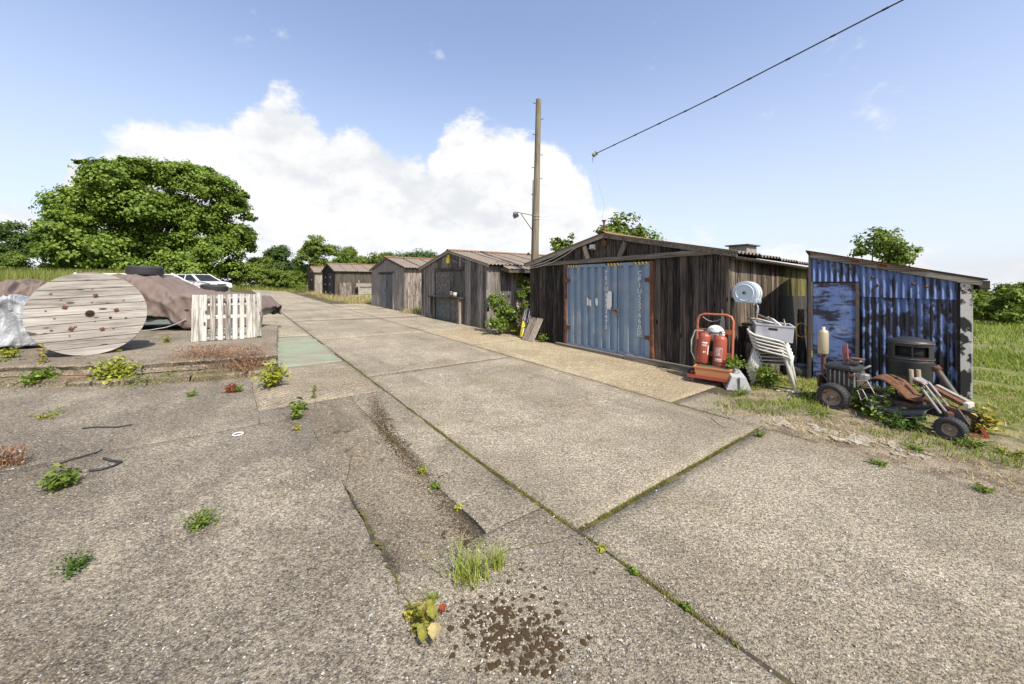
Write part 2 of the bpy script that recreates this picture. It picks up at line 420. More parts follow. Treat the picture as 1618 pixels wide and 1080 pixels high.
def m_joint():
    k = NM('moss_and_dirt'); p = k.pos('World')
    n = k.noise(p, 3.2, 5, .6); f = k.noise(p, 55, 4, .65)
    c = k.mix(k.rng(n, .44, .6), (.045, .036, .026), k.mix(f, (.05, .05, .008), (.16, .14, .02)))
    c = k.mix(k.rng(k.noise(p, 18, 3), .55, .7, 0, .7), c, (.13, .1, .06))
    return k.done(c, .95, f, .9, .012)
M['joint'] = m_joint()

def m_ground():
    k = NM('dirt_and_turf'); p = k.pos('World')
    sx = k.n('ShaderNodeSeparateXYZ'); k.l(p, sx.inputs[0])
    t = k.math('ADD', k.math('MULTIPLY', sx.outputs[0], .8), k.math('MULTIPLY', sx.outputs[1], .6))
    s = k.math('ADD', k.math('MULTIPLY', sx.outputs[0], -.6), k.math('MULTIPLY', sx.outputs[1], .8))
    n = k.noise(p, .7, 7, .65); n2 = k.noise(p, 4.5, 6, .65); f = k.noise(p, 48, 5, .7)
    v = k.vor(p, 60); vs = k.n('ShaderNodeSeparateColor'); k.l(v[1], vs.inputs[0])
    dirt = k.mix(k.rng(n2, .35, .65), (.12, .085, .05), (.31, .25, .165))
    dirt = k.mix(k.rng(f, .4, .7, 0, .6), dirt, (.12, .09, .055))
    dirt = k.mix(k.math('MULTIPLY', k.rng(v[0], .45, .25), k.rng(vs.outputs[0], .72, .8)), dirt, (.44, .4, .32))
    straw = k.mix(f, (.2, .15, .06), (.42, .33, .16))
    turf = k.mix(f, (.055, .085, .012), (.15, .18, .035))
    turf = k.mix(k.rng(n2, .42, .66, 0, .75), turf, straw)
    ft = k.math('MULTIPLY', k.rng(k.math('ADD', t, k.math('MULTIPLY', n, 1.2)), 6.4, 7.8), k.rng(s, 60, 30))
    ft = k.math('MULTIPLY', ft, k.rng(n, .28, .42))
    c = k.mix(ft, dirt, turf)
    far = k.rng(s, 42, 55)
    c = k.mix(far, c, turf)
    lf = k.rng(k.math('ADD', t, k.math('MULTIPLY', n2, 3)), -9, -13)
    c = k.mix(lf, c, turf)
    return k.done(c, .95, k.math('ADD', f, k.math('MULTIPLY', k.rng(v[0], .5, .1), .4)), .9, .014)
M['ground'] = m_ground()
M['dark_board'] = m_wood('black_stained_boards', (.021, .017, .014), (.12, .098, .078), contrast=1.45)
M['side_board'] = m_wood('brown_side_boards', (.06, .046, .033), (.27, .215, .16), contrast=1.5)
M['algae_board'] = m_wood('algae_stained_boards', (.05, .043, .014), (.19, .165, .055))
M['grey_board'] = m_wood('grey_weathered_boards', (.1, .087, .076), (.31, .275, .24), contrast=1.35)
M['bluegrey_board'] = m_wood('blue_grey_boards', (.075, .077, .076), (.22, .222, .217), contrast=1.2)
M['pale_board'] = m_wood('pale_side_boards', (.13, .108, .088), (.46, .4, .33), contrast=1.5)
M['black_board'] = m_wood('tarred_boards', (.02, .019, .018), (.075, .068, .06))
M['beam'] = m_wood('bleached_timber_x', (.17, .145, .115), (.36, .32, .26), axis=0, knots=False)
M['beam_y'] = m_wood('bleached_timber_y', (.17, .15, .125), (.36, .32, .27), axis=1, knots=False)
M['beam_z'] = m_wood('bleached_timber_z', (.19, .155, .12), (.42, .35, .28), axis=2, knots=False)
M['dark_beam'] = m_wood('dark_timber', (.055, .045, .036), (.2, .17, .14), axis=0, knots=False)
M['drum'] = m_wood('drum_plank_wood', (.25, .225, .195), (.5, .465, .42), axis=0, contrast=.8, rv=.16)
M['white_wood'] = m_wood('flaking_white_paint', (.3, .28, .24), (.7, .68, .63), axis=2, contrast=1.3, flake=(.2, .17, .14))
M['white_wood_x'] = m_wood('flaking_white_rail', (.3, .28, .24), (.68, .66, .61), axis=0, contrast=1.2)
M['mint_wood'] = m_wood('mint_patched_slat', (.32, .32, .29), (.68, .68, .64), axis=2, contrast=1.2, tint=(.5, .68, .66))
M['darkness'] = m_plain('dark_interior', (.012, .011, .01), .95, var=.2, dirtamt=0)
M['rust'] = m_rust('rusty_steel', (.12, .06, .035), 1.0, .7)
M['rust_frame'] = m_rust('rusty_door_post', (.26, .085, .025), .75, .7)
M['red'] = m_rust('faded_red_paint', (.34, .075, .045), .2, .4, scale=5)
M['orange_red'] = m_rust('sun_faded_red_tube', (.42, .12, .055), .25, .45)
M['black_rubber'] = m_plain('old_rubber', (.035, .035, .036), .75, var=.5, dirt=(.14, .12, .1), dirtamt=.4)
M['black_plastic'] = m_plain('black_plastic', (.028, .029, .032), .42, var=.3, dirt=(.1, .095, .09), dirtamt=.25)
M['steel'] = m_rust('weathered_steel', (.36, .35, .34), .35, .45, .5)
M['dark_steel'] = m_rust('dark_oily_steel', (.06, .058, .056), .45, .55)
M['brass'] = m_rust('tarnished_silencer', (.5, .42, .28), .15, .38, .35)
M['white_plastic'] = m_plain('grubby_white_plastic', (.5, .47, .4), .5, var=.4, dirt=(.24, .2, .14), dirtamt=.45)
M['grey_plastic'] = m_plain('grey_crate_plastic', (.4, .4, .43), .5, var=.25, dirt=(.25, .22, .18), dirtamt=.35)
M['pale_blue'] = m_plain('pale_blue_reel_plastic', (.52, .6, .66), .4, var=.2, dirt=(.3, .3, .28), dirtamt=.2)
M['white_paint'] = m_plain('white_car_paint', (.68, .68, .67), .25, var=.12, dirt=(.4, .38, .33), dirtamt=.12, bump=.02)
M['white'] = m_plain('white_print', (.74, .73, .69), .6, var=.15, dirtamt=.15)
M['terracotta'] = m_plain('terracotta_plastic', (.5, .21, .085), .6, var=.3)
M['cement'] = m_concrete('fibre_cement', (.4, .39, .38), (.33, .32, .31), .1, .3, .25)
M['car_green'] = m_plain('grey_green_car_paint', (.17, .2, .185), .35, var=.25, dirt=(.25, .23, .19), dirtamt=.3)
M['yellow'] = m_plain('yellow_cone_plastic', (.75, .55, .03), .5, var=.3, dirt=(.2, .16, .06), dirtamt=.4)
M['cable'] = m_plain('black_cable', (.03, .03, .032), .6, var=.2, dirtamt=.1)
M['pale_cable'] = m_plain('pale_grey_cable', (.46, .43, .38), .6, var=.2, dirtamt=.2)
M['navy'] = m_plain('navy_plastic', (.03, .045, .09), .45, var=.3, dirtamt=.2)
def m_glass():
    k = NM('dark_car_glass'); k.done((.02, .024, .026), .12, spec=.25); return k.m
M['glass'] = m_glass()
def m_lampglass():
    k = NM('lamp_lens'); k.done((.6, .62, .62), .12, spec=.7); return k.m
M['lens'] = m_lampglass()
def m_roof():
    k = NM('lichened_cement_roof'); p = k.pos('Object'); n = k.noise(p, 1.6, 7, .68); f = k.noise(p, 17, 6, .7)
    c = k.mix(n, (.14, .112, .085), (.27, .225, .175)); c = k.mix(k.rng(f, .5, .7, 0, .7), c, (.1, .075, .055))
    c = k.mix(k.rng(k.noise(p, 5, 6, .7), .56, .72, 0, .55), c, (.34, .2, .09))
    return k.done(c, .93, f, .6, .006)
M['roof'] = m_roof()
def m_ridge():
    k = NM('orange_lichen_ridge'); p = k.pos('Object'); n = k.noise(p, 5, 7, .7)
    return k.done(k.ramp(n, [(.3, (.12, .085, .06)), (.5, (.22, .11, .055)), (.7, (.34, .15, .065))]), .9, n, .5, .01)
M['ridge'] = m_ridge()
def m_grime():
    k = NM('painted_out_panel'); p = k.pos('Object'); n = k.noise(p, 7, 9, .75); n2 = k.noise(p, 1.8, 4, .6)
    c = k.ramp(n, [(.32, (.035, .03, .026)), (.5, (.12, .105, .09)), (.62, (.22, .2, .175)), (.75, (.33, .3, .26))])
    return k.done(c, .85, n, .4, .004)
M['grime'] = m_grime()
def m_greenpanel():
    k = NM('greenish_flaking_panel'); p = k.pos('Object'); n = k.noise(p, 6, 9, .75)
    return k.done(k.ramp(n, [(.3, (.03, .035, .032)), (.5, (.09, .11, .1)), (.68, (.17, .2, .185))]), .7, n, .4, .004)
M['greenpanel'] = m_greenpanel()
def m_container():
    k = NM('faded_container_blue'); p = k.pos('Object')
    st_ = k.noise(k.pos('Object', (9, 9, .8)), 1.5, 7, .65); n = k.noise(p, 2.4, 6, .65); f = k.noise(p, 30, 5, .7)
    c = k.mix(st_, (.12, .18, .255), (.23, .305, .385))
    c = k.mix(k.rng(n, .45, .68, 0, .8), c, (.27, .31, .33))
    c = k.mix(k.rng(k.noise(k.pos('Object', (6, 6, 1.6), loc=(3, 1, 4)), 1.2, 6, .7), .6, .74, 0, .6), c, (.30, .26, .19))
    c = k.mix(k.rng(k.noise(k.pos('Object', (1, 1, 1), loc=(5.2, 0, 1.1)), 3.0, 3, .5), .69, .74, 0, .9), c, (.03, .085, .3))
    c = k.mix(k.rng(k.noise(k.pos('Object', (1.6, 1, .8), loc=(9.1, 3, 2)), 3.2, 5, .65), .7, .74, 0, .9), c, (.66, .65, .6))
    c = k.mix(k.rng(f, .66, .74, 0, .8), c, (.16, .06, .025))
    return k.done(c, .6, f, .15, .003)
M['container'] = m_container()
def m_tarblue(name, vs=(3.2, 3.2, .9), thr=.47, flat=False, wave=.0):
    k = NM(name); p = k.pos('Object')
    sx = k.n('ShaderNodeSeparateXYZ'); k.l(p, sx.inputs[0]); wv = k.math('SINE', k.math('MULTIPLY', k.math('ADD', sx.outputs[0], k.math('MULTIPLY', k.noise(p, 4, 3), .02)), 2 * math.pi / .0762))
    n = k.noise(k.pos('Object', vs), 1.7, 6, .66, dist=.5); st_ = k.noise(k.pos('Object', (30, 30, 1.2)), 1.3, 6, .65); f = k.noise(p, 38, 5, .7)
    c = k.mix(k.math('ADD', k.math('MULTIPLY', st_, .8), k.math('MULTIPLY', wv, -.18 if wave else 0)), (.022, .045, .17), (.21, .30, .53))  # blue turns paler and darker along the corrugation wave
    c = k.mix(k.rng(k.noise(p, 3, 5, .65), .52, .7, 0, .4), c, (.38, .41, .47))
    tarf = k.rng(k.math('ADD', k.math('ADD', n, k.math('MULTIPLY', wv, wave)), k.math('MULTIPLY', st_, .16)), thr + .04, thr + .16)  # random tar blotches, plus darker bands along the corrugation wave
    c = k.mix(tarf, c, (.008, .009, .016))
    c = k.mix(k.rng(f, .64, .72, 0, .8), c, (.42, .43, .46))
    c = k.mix(k.rng(k.noise(p, 8, 7, .7), .67, .73, 0, .85), c, (.17, .06, .025))
    return k.done(c, k.math('MULTIPLY_ADD', tarf, -.25, .65), f, .2, .003)
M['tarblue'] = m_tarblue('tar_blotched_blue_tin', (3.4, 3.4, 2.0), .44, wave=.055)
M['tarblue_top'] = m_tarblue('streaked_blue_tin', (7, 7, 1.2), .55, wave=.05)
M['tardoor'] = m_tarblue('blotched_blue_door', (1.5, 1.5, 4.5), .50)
def m_tarpost():
    k = NM('tar_blotched_grey_post'); p = k.pos('Object'); n = k.noise(p, 5, 4, .6); f = k.noise(p, 40, 5, .7)
    c = k.mix(f, (.36, .34, .31), (.6, .57, .53)); c = k.mix(k.rng(n, .5, .56), c, (.02, .02, .02))
    return k.done(c, .85, f, .3, .003)
M['tarpost'] = m_tarpost()
def m_cover(name, a, b, sheen=0):
    k = NM(name); p = k.pos('Object'); n = k.noise(p, 2.2, 6, .6); f = k.noise(p, 60, 3, .5)
    c = k.mix(n, a, b)
    return k.done(c, .8 if not sheen else .42, k.math('ADD', k.math('MULTIPLY', k.noise(p, 4 if not sheen else 7, 5, .6, dist=1.2), 2), k.math('MULTIPLY', f, .1)), .35 if not sheen else .8, .03)
M['brown_cover'] = m_cover('brown_car_cover', (.115, .082, .067), (.19, .142, .118))
M['silver_cover'] = m_cover('silver_sheet', (.16, .17, .185), (.46, .475, .49), 1)
M['pole'] = m_wood('weathered_pole', (.085, .072, .048), (.23, .2, .14), axis=2, knots=False)
M['bark'] = m_wood('bark', (.05, .042, .03), (.15, .125, .095), axis=2, knots=False)
M['leaf_syc'] = m_leaf('broad_green_leaves', (.06, .115, .012), (.21, .30, .04), (.3, .38, .07), .3, .25)
M['leaf_dark'] = m_leaf('dark_green_leaves', (.03, .065, .012), (.10, .165, .03), trans=.25)
M['leaf_mid'] = m_leaf('mid_green_leaves', (.065, .11, .014), (.21, .28, .045), trans=.3)
M['leaf_light'] = m_leaf('light_green_leaves', (.085, .14, .016), (.22, .3, .045), trans=.35)
M['leaf_yellow'] = m_leaf('yellow_green_leaves', (.15, .19, .02), (.44, .44, .06), trans=.3, ns=3)
M['leaf_ochre'] = m_leaf('ochre_leaves', (.2, .17, .03), (.45, .38, .06), (.36, .13, .04), .25, 5)
M['leaf_red'] = m_leaf('red_leaves', (.2, .03, .012), (.36, .08, .025), trans=.25, ns=4)
M['dry'] = m_leaf('dry_brown_stems', (.15, .075, .04), (.36, .21, .12), trans=.1, ns=3)
M['straw'] = m_leaf('straw_grass', (.25, .2, .07), (.5, .42, .2), trans=.25, ns=2)
M['grass'] = m_leaf('green_grass_blades', (.1, .155, .014), (.3, .36, .06), trans=.35, ns=.8)
M['grass_mix'] = m_leaf('meadow_grass_blades', (.11, .15, .02), (.3, .31, .08), (.42, .36, .16), .3, .6)
M['tuft'] = m_leaf('yellow_green_blades', (.15, .2, .02), (.38, .42, .08), trans=.35, ns=4)
M['joint_moss'] = m_leaf('olive_moss', (.05, .055, .008), (.2, .185, .025), trans=.1, ns=3)
M['bramble'] = m_leaf('yellowing_bramble', (.1, .13, .02), (.29, .26, .05), (.34, .17, .05), .25, 40)
M['flower'] = m_plain('white_petals', (.8, .8, .76), .6, var=.1, dirtamt=0)
M['moss'] = m_plain('brown_moss', (.05, .028, .007), .95, var=.6, scale=60, dirt=(.075, .055, .014), dirtamt=.6, bump=.8)
M['pebble'] = NM('loose_stones'); _k = M['pebble']
M['pebble'] = _k.done(_k.ramp(_k.island(), [(0, (.06, .058, .06)), (.3, (.2, .165, .12)), (.65, (.38, .33, .26)), (.9, (.62, .59, .53)), (1, (.75, .73, .68))]), .85, _k.noise(_k.pos('Object'), 120, 3), .3, .002)
M['cement_pale'] = m_plain('pale_fibre_cement', (.4, .395, .385), .8, var=.25, dirt=(.25, .23, .2), dirtamt=.3)
M['pale_frag'] = m_concrete('pale_broken_concrete', (.56, .5, .4), (.42, .36, .28), .2, .3, .4)
M['brick'] = m_plain('red_brick', (.26, .125, .08), .9, var=.5)

# ------------------------------------------------------------------ ground, road bays, kerb slab
def struct(name, mb, m, parent=None, **k):
    o = obj(name, mb, m, parent, **k); 
    if parent is None: o['kind'] = 'structure'
    return o
rr = np.concatenate(([0], np.geomspace(.8, 900, 95))); th = np.linspace(0, 2 * np.pi, 121)
RR, TH = np.meshgrid(rr, th, indexing='ij')
GX, GY = RR * np.sin(TH), RR * np.cos(TH)
_, GT = w2st(GX, GY)
def soil(x, y):
    s, t = w2st(x, y)
    e = np.clip((t - 4.62) / .32, 0, 1) * np.clip((2.75 - s) / .5, 0, 1)
    e = np.maximum(e, np.clip((t - 6.9) / .3, 0, 1))
    drop = .075 * np.clip(t - 37, 0, 260) * np.clip((60 - s) / 40, 0, 1)
    return gz(x, y) - drop - .035 + .045 * e + .012 * e * np.sin(x * 3.1 + 1) * np.cos(y * 2.7)
struct('ground', MB().grid(np.stack((GX, GY, soil(GX, GY)), -1)), M['ground'], fix=False)

def stgrid(s0, s1, t0, t1, step, dz, edge=None):
    s = np.linspace(s0, s1, max(2, int((s1 - s0) / step) + 1)); t = np.linspace(t0, t1, max(2, int((t1 - t0) / step) + 1))
    SS, TT = np.meshgrid(s, t, indexing='ij'); P = SS[..., None] * SD + TT[..., None] * TD
    return np.concatenate((P, (gz(P[..., 0], P[..., 1]) + dz)[..., None]), -1)
road = struct('road', MB().grid(stgrid(-5, 48, .2, 6.75, .5, -.008)), M['joint'], fix=False)
def bay(s0, s1, t0, t1, m, dz=0., parent=road, jit=.006, tilt=(0, 0), corner=None, seed=0, ed=.03):
    """one poured bay: rounded, slightly broken arrises over the joint"""
    r = np.random.default_rng(int(abs(s0 * 131 + t0 * 17 + seed * 7) * 10))
    def axis(a, b):
        n = max(3, int((b - a) / (.12 if abs(a) < 9 else .5)))
        c = np.linspace(a, b, n); return np.concatenate(([a, a + .012], c[1:-1], [b - .012, b]))
    s, t = axis(s0, s1), axis(t0, t1)
    SS, TT = np.meshgrid(s, t, indexing='ij'); SS = SS.copy(); TT = TT.copy()
    def wob(n, amp):
        x = r.normal(size=n) * amp; k = np.ones(3) / 3
        return np.convolve(x, k, 'same') + np.convolve(r.normal(size=n), np.ones(9) / 9, 'same')[:n] * amp * 1.5 if n > 9 else x * .3
    for j in (0, 1): TT[:, j] += wob(len(s), jit) * (1 if j == 0 else .8)
    for j in (-1, -2): TT[:, j] += wob(len(s), jit)
    for i in (0, 1): SS[i] += wob(len(t), jit)
    for i in (-1, -2): SS[i] += wob(len(t), jit)
    if corner: SS, TT = corner(SS, TT)
    P = SS[..., None] * SD + TT[..., None] * TD
    Z = gz(P[..., 0], P[..., 1]) + dz + tilt[0] * (SS - s0) + tilt[1] * (TT - t0)
    Z += .003 * np.sin(SS * 1.9 + seed) * np.cos(TT * 2.3)
    Z[0] -= ed; Z[-1] -= ed; Z[:, 0] -= ed; Z[:, -1] -= ed
    return obj('concrete_bay', MB().grid(np.concatenate((P, Z[..., None]), -1)), m, parent, fix=False)
g = .0145
edges = [-4.2, 1.75, 6.5, 10.8, 15.5, 20.2, 25, 30, 35, 40, 47]
for a, b in zip(edges[:-1], edges[1:]):
    bay(a + g, b - g, 1.855 + g, 4.86 - .016, M['bay'] if a < 9 else M['bay_far'], 0)
for a, b in ((2.85, 8.2), (8.2, 10.8), (10.8, 15.5), (15.5, 20.2), (20.2, 24.5)):
    bay(a + g * .7, b - g * .7, 4.86 + .014, 6.72, M['apron'] if a < 9 else M['bay_far'], 0)
bay(1.72, 2.83, 4.88, 5.75, M['bay'], .002, corner=lambda s, t: (s, t - .0 - np.clip(2.2 - s, 0, 1) * .25))
bay(2.1, 5.595, .752, 1.36, M['strip_dark'], .0, ed=.004, jit=.014)
bay(2.1, 5.595, 1.36, 1.855 - g, M['strip'], .001, ed=.006, jit=.012)
bay(-4.2, 2.098, .752, 1.855 - g, M['strip'], .001, ed=.006, jit=.01)
bay(5.6, 7.9, .3, 1.855 - g, M['ridged'], .004)
bay(7.92, 11.6, .3, 1.84, M['green'], .004, jit=.03)
bay(11.6, 20, -.2, 1.84, M['bay_far'], 0)
yard = struct('yard', MB().grid(stgrid(-5, 14, -12, .76, .5, -.02)), M['joint'], fix=False)
bay(-4.2, 5.12, -9, .748, M['yard'], .008, yard, ed=.006)
bay(5.125, 9.6, -9, .295, M['yard'], .009, yard, seed=3, ed=.006)
bay(5.125, 5.6, .3, .745, M['yard'], .008, yard, ed=.006)

# raised slab on the left, with the old kerb course under it
e0 = np.array((-9.6, 5.35)); e1 = np.array((-5.65, 5.81)); e2 = np.array((-4.02, 6.5)); e3 = np.array((-6.9, 11.2)); e4 = np.array((-16, 11.5)); e5 = np.array((-13, 5.2))
SZ = .40
poly = [e5, e0, e1, e2, e3, e4]
def slab_mesh():
    mb = MB(); out = []
    for a, b in ((e5, e0), (e0, e1), (e1, e2), (e2, e3)):
        n = max(2, int(np.linalg.norm(b - a) / .12))
        for i in range(n): out.append(a + (b - a) * i / n + RNG.normal(size=2) * .012)
    out += [e3, e4]
    out = np.array(out); c = np.array((-9, 8.2)); n = len(out)
    zt = SZ + RNG.normal(size=n) * .004
    top_in = np.concatenate((out + (c - out) * .006, zt[:, None]), 1)
    edge_ = np.concatenate((out, (zt - .02)[:, None]), 1); bot = np.concatenate((out, (np.full(n, SZ - .15))[:, None]), 1)
    mid = np.concatenate((out + (c - out) * .01 + RNG.normal(size=(n, 2)) * .01, np.full((n, 1), SZ - .08)), 1)
    V = np.concatenate((top_in, edge_, mid, bot)); f = [tuple(range(n))]
    for r_ in range(3):
        for i in range(n): f.append((r_ * n + i, r_ * n + (i + 1) % n, (r_ + 1) * n + (i + 1) % n, (r_ + 1) * n + i))
    return mb.add(V, f)
slab = struct('raised_slab', slab_mesh(), M['slab'])
fill = MB()                                              # packed soil under the slab
ins = [p + (np.array((-9, 8.2)) - p) * .025 for p in poly]
fill.prism([tuple(p) for p in ins], 2, -.05, SZ - .149)
obj('soil_fill', fill, M['joint'], slab)
seg = [(e5, e0), (e0, e1), (e1, e2)]
k_ = 0
for a, b in seg:
    d = (b - a); L = np.linalg.norm(d); d = d / L; nrm = np.array((d[1], -d[0])); x = 0
    while x < L - .1:
        ln = min(random.uniform(.35, .75), L - x); c = a + d * (x + ln / 2) + nrm * random.uniform(.0, .05)
        z = float(gz(*c)); hh = SZ - .155 - z + random.uniform(-.03, .005)
        mb = MB().bbox((0, 0, 0), (ln - .015, .17 + random.uniform(-.03, .04), hh + .06), .018)
        mb.v[0] += RNG.normal(size=mb.v[0].shape) * .006
        obj('kerb_stone', mb, M['kerbstone'] if k_ % 7 != 5 else M['brick'], slab, (c[0], c[1], z - .03 + hh / 2), (0, 0, math.atan2(d[1], d[0])))
        x += ln; k_ += 1
# lower footing course
for a, b in seg:
    d = (b - a); L = np.linalg.norm(d); d = d / L; nrm = np.array((d[1], -d[0])); x = 0
    while x < L - .1:
        ln = min(random.uniform(.5, 1.1), L - x); c = a + d * (x + ln / 2) + nrm * (.19 + random.uniform(-.02, .03)); z = float(gz(*c))
        mb = MB().bbox((0, 0, 0), (ln - .02, .2, .13), .02); mb.v[0] += RNG.normal(size=mb.v[0].shape) * .007
        obj('kerb_stone', mb, M['kerbstone'], slab, (c[0], c[1], z + .03), (0, 0, math.atan2(d[1], d[0])))
        x += ln; k_ += 1

def crack(pts, w_, parent, dz=.0035, m='darkness'):
    P = np.array([gpt(*q) for q in pts]); t = np.linspace(0, 1, len(P) * 7); tt = np.linspace(0, 1, len(P))
    C = np.stack([np.interp(t, tt, P[:, i]) for i in range(3)], 1); C[:, :2] += RNG.normal(size=(len(C), 2)) * w_ * .35
    d = np.gradient(C, axis=0)[:, :2]; d /= np.linalg.norm(d, axis=1, keepdims=True); n = np.stack((-d[:, 1], d[:, 0]), 1)
    ww = w_ * np.sin(np.pi * np.linspace(.06, .94, len(C)))[:, None] * RNG.uniform(.45, 1.1, (len(C), 1)); V = np.stack((np.concatenate((C[:, :2] - n * ww / 2, C[:, 2:] + dz), 1), np.concatenate((C[:, :2] + n * ww / 2, C[:, 2:] + dz), 1)), 1)
    return obj('crack', MB().grid(V), M[m], parent, fix=False)
crack([(546, 772), (560, 795), (575, 820), (598, 868), (614, 898), (634, 936)], .036, yard, .013, 'joint')
crack([(634, 936), (652, 965), (668, 990), (685, 1030)], .008, yard, .013, 'joint')
crack([(560, 700), (552, 740), (546, 772)], .007, yard, .013, 'joint')
crack([(700, 905), (760, 892), (800, 872), (835, 862), (865, 858), (895, 851)], .009, road, .006, 'joint')
crack([(1103, 650), (1122, 660), (1138, 672), (1152, 679)], .010, road, .005, 'joint')
crack([(597, 588), (628, 585), (645, 577), (668, 573), (705, 570)], .012, road, .006, 'joint')
crack([(455, 592), (500, 590), (560, 586)], .008, road, .009, 'joint')
crack([(700, 660), (760, 668), (800, 690)], .006, road, .005, 'joint')
crack([(20, 752), (70, 738), (118, 728), (160, 716)], .012, yard, .014, 'joint')
# ------------------------------------------------------------------ sheds
SROT = math.atan2(.8, -.6)                       # local x runs away along the row, local +y faces the road
def corr_sheet(w_, L, pitch, amp, mseg=6, sag=0):
    """w_ along x (waves across x), L along y going down, z up"""
    nx = max(4, int(w_ / pitch * mseg)); xs = np.linspace(0, w_, nx + 1); ys = np.linspace(0, L, 4)
    XX, YY = np.meshgrid(xs, ys, indexing='ij'); ZZ = amp * np.cos(XX / pitch * 2 * np.pi) + sag * np.sin(YY / L * np.pi)
    P = np.stack((XX, YY, ZZ), -1); mb = MB().grid(P); Q = P.copy(); Q[..., 2] -= .006; mb.grid(Q, flip=True)
    return mb
def board(x0, x1, zb, za, zc, th, j=.004):
    """upright board with a sloping top"""
    r = random.uniform
    z0, z1 = zb + r(-.02, .0), zb + r(-.02, .0)
    o = r(0, .012)
    V = [(x0, o, z0), (x1, o, z1), (x1 + r(-j, j), o, zc), (x0 + r(-j, j), o, za), (x0, o + th, z0), (x1, o + th, z1), (x1, o + th, zc), (x0, o + th, za)]
    return MB().add(V, [(0, 3, 2, 1), (4, 5, 6, 7), (0, 1, 5, 4), (1, 2, 6, 5), (2, 3, 7, 6), (3, 0, 4, 7)])
def shed(label, s0, W, t0, eave, apex, depth, bw, front, side, singly=True, drop=0, over=.14, door=None, group='weathered garages along the road', side_mats=None, ridge=True, apex_x=.5, sidez=None):
    o = st2w(s0, t0); c = st2w(s0 + W / 2, t0); z0 = float(gz(*c)) - .01
    root = thing('timber_garage', label, 'garage', (o[0], o[1], z0), SROT, group)
    ax = W * apex_x
    def roofz(x): return eave + (apex - eave) * (x / ax if x <= ax else (W - x) / (W - ax))
    # inner carcass (dark, closes the shell)
    cz = lambda x: roofz(x) - .03
    mb = MB().prism([(.03, -.1), (W - .03, -.1), (W - .03, cz(W)), (ax, cz(ax)), (.03, cz(0))], 1, -.03, -.05)
    fw = obj('front_wall', mb, M['darkness'], root)
    d1 = depth; mb = MB()
    V = [(.03, -.05, -.1), (.03, -d1, -.1), (.03, -d1, cz(0) - drop), (.03, -.05, cz(0))]
    V2 = [(x + .02, y, z) for x, y, z in V]
    mb.add(V + V2, [(0, 1, 2, 3), (7, 6, 5, 4), (0, 4, 5, 1), (1, 5, 6, 2), (2, 6, 7, 3), (3, 7, 4, 0)])
    sw = obj('side_wall', mb, M['darkness'], root)
    mb = MB().box((W - .03, -d1 / 2, eave / 2 - .05 - drop / 2), (.03, d1, eave - .08)).box((W / 2, -d1, eave / 2 - .05 - drop / 2), (W - .06, .03, eave - .08))
    obj('rear_wall', mb, side, root)
    # front boards
    joined = MB(); x = 0
    while x < W - .02:
        b = min(bw * random.uniform(.88, 1.12), W - x); zb = -.05
        if door and door[0] < x + b / 2 < door[1]: zb = door[2]
        if zb < min(roofz(x), roofz(x + b)) - .05:
            kk = []
            xs = [x, x + b]
            if x < ax < x + b: xs = [x, ax, x + b]
            for a_, b_ in zip(xs[:-1], xs[1:]):
                if b_ - a_ < .03: continue
                m1 = board(a_ + .004, b_ - .004, zb, roofz(a_) - .01, roofz(b_) - .01, .019)
                if singly: obj('board', m1, front, fw, (0, -.005, 0))
                else:
                    for v in m1.v: v[:, 1] -= .005
                    joined.add(m1.v[0], m1.f)
        x += b
    if not singly: obj('boards', joined, front, fw, kind='stuff')
    # side boards (local x=0 face, looking towards -x)
    joined = MB(); y = 0; i = 0
    while y < d1 - .02:
        b = min(bw * random.uniform(.88, 1.12), d1 - y)
        zt = eave - .02 - drop * y / d1
        m1 = board(0, b - .005, -.05, zt, zt, .019)
        for k in range(len(m1.v)):
            v = m1.v[k]; m1.v[k] = np.stack((-v[:, 1] + .028, -(y + v[:, 0]) - .0, v[:, 2]), 1)
        mt = side_mats(y) if side_mats else side
        if singly: obj('board', m1, mt, sw)
        else: joined.add(m1.v[0], m1.f)
        y += b; i += 1
    if not singly: obj('boards', joined, side, sw, kind='stuff')
    # corner trims, bargeboards
    for x in (0, W): obj('corner_post', MB().box((x, .012, eave / 2 - .04), (.045, .06, eave)), front, root)
    th_l = math.atan2(apex - eave, ax); ov = over
    for sx in (0, 1):
        a = np.array((ax, .03 + ov * .4, apex + .035)); run = ax if sx == 0 else W - ax; k = (run + .18) / run
        b = np.array((ax + (-run if sx == 0 else run) * k, .03 + ov * .4, apex + .035 - (apex - eave) * k))
        obj('bargeboard', MB().beam(a, b, .024, .1), M['beam_y'] if singly else front, root)
    # roof: ridge piece carrying single corrugated sheets
    rc = MB(); rd = .12; zz = apex + .125
    rc.add([(ax - rd, ov, zz - .05), (ax, ov, zz + .01), (ax + rd, ov, zz - .05), (ax - rd, -d1 - .1, zz - .05 - drop), (ax, -d1 - .1, zz + .01 - drop), (ax + rd, -d1 - .1, zz - .05 - drop)], [(0, 1, 4, 3), (1, 2, 5, 4)])
    roof = obj('roof', rc, M['ridge'] if ridge else M['roof'], root)
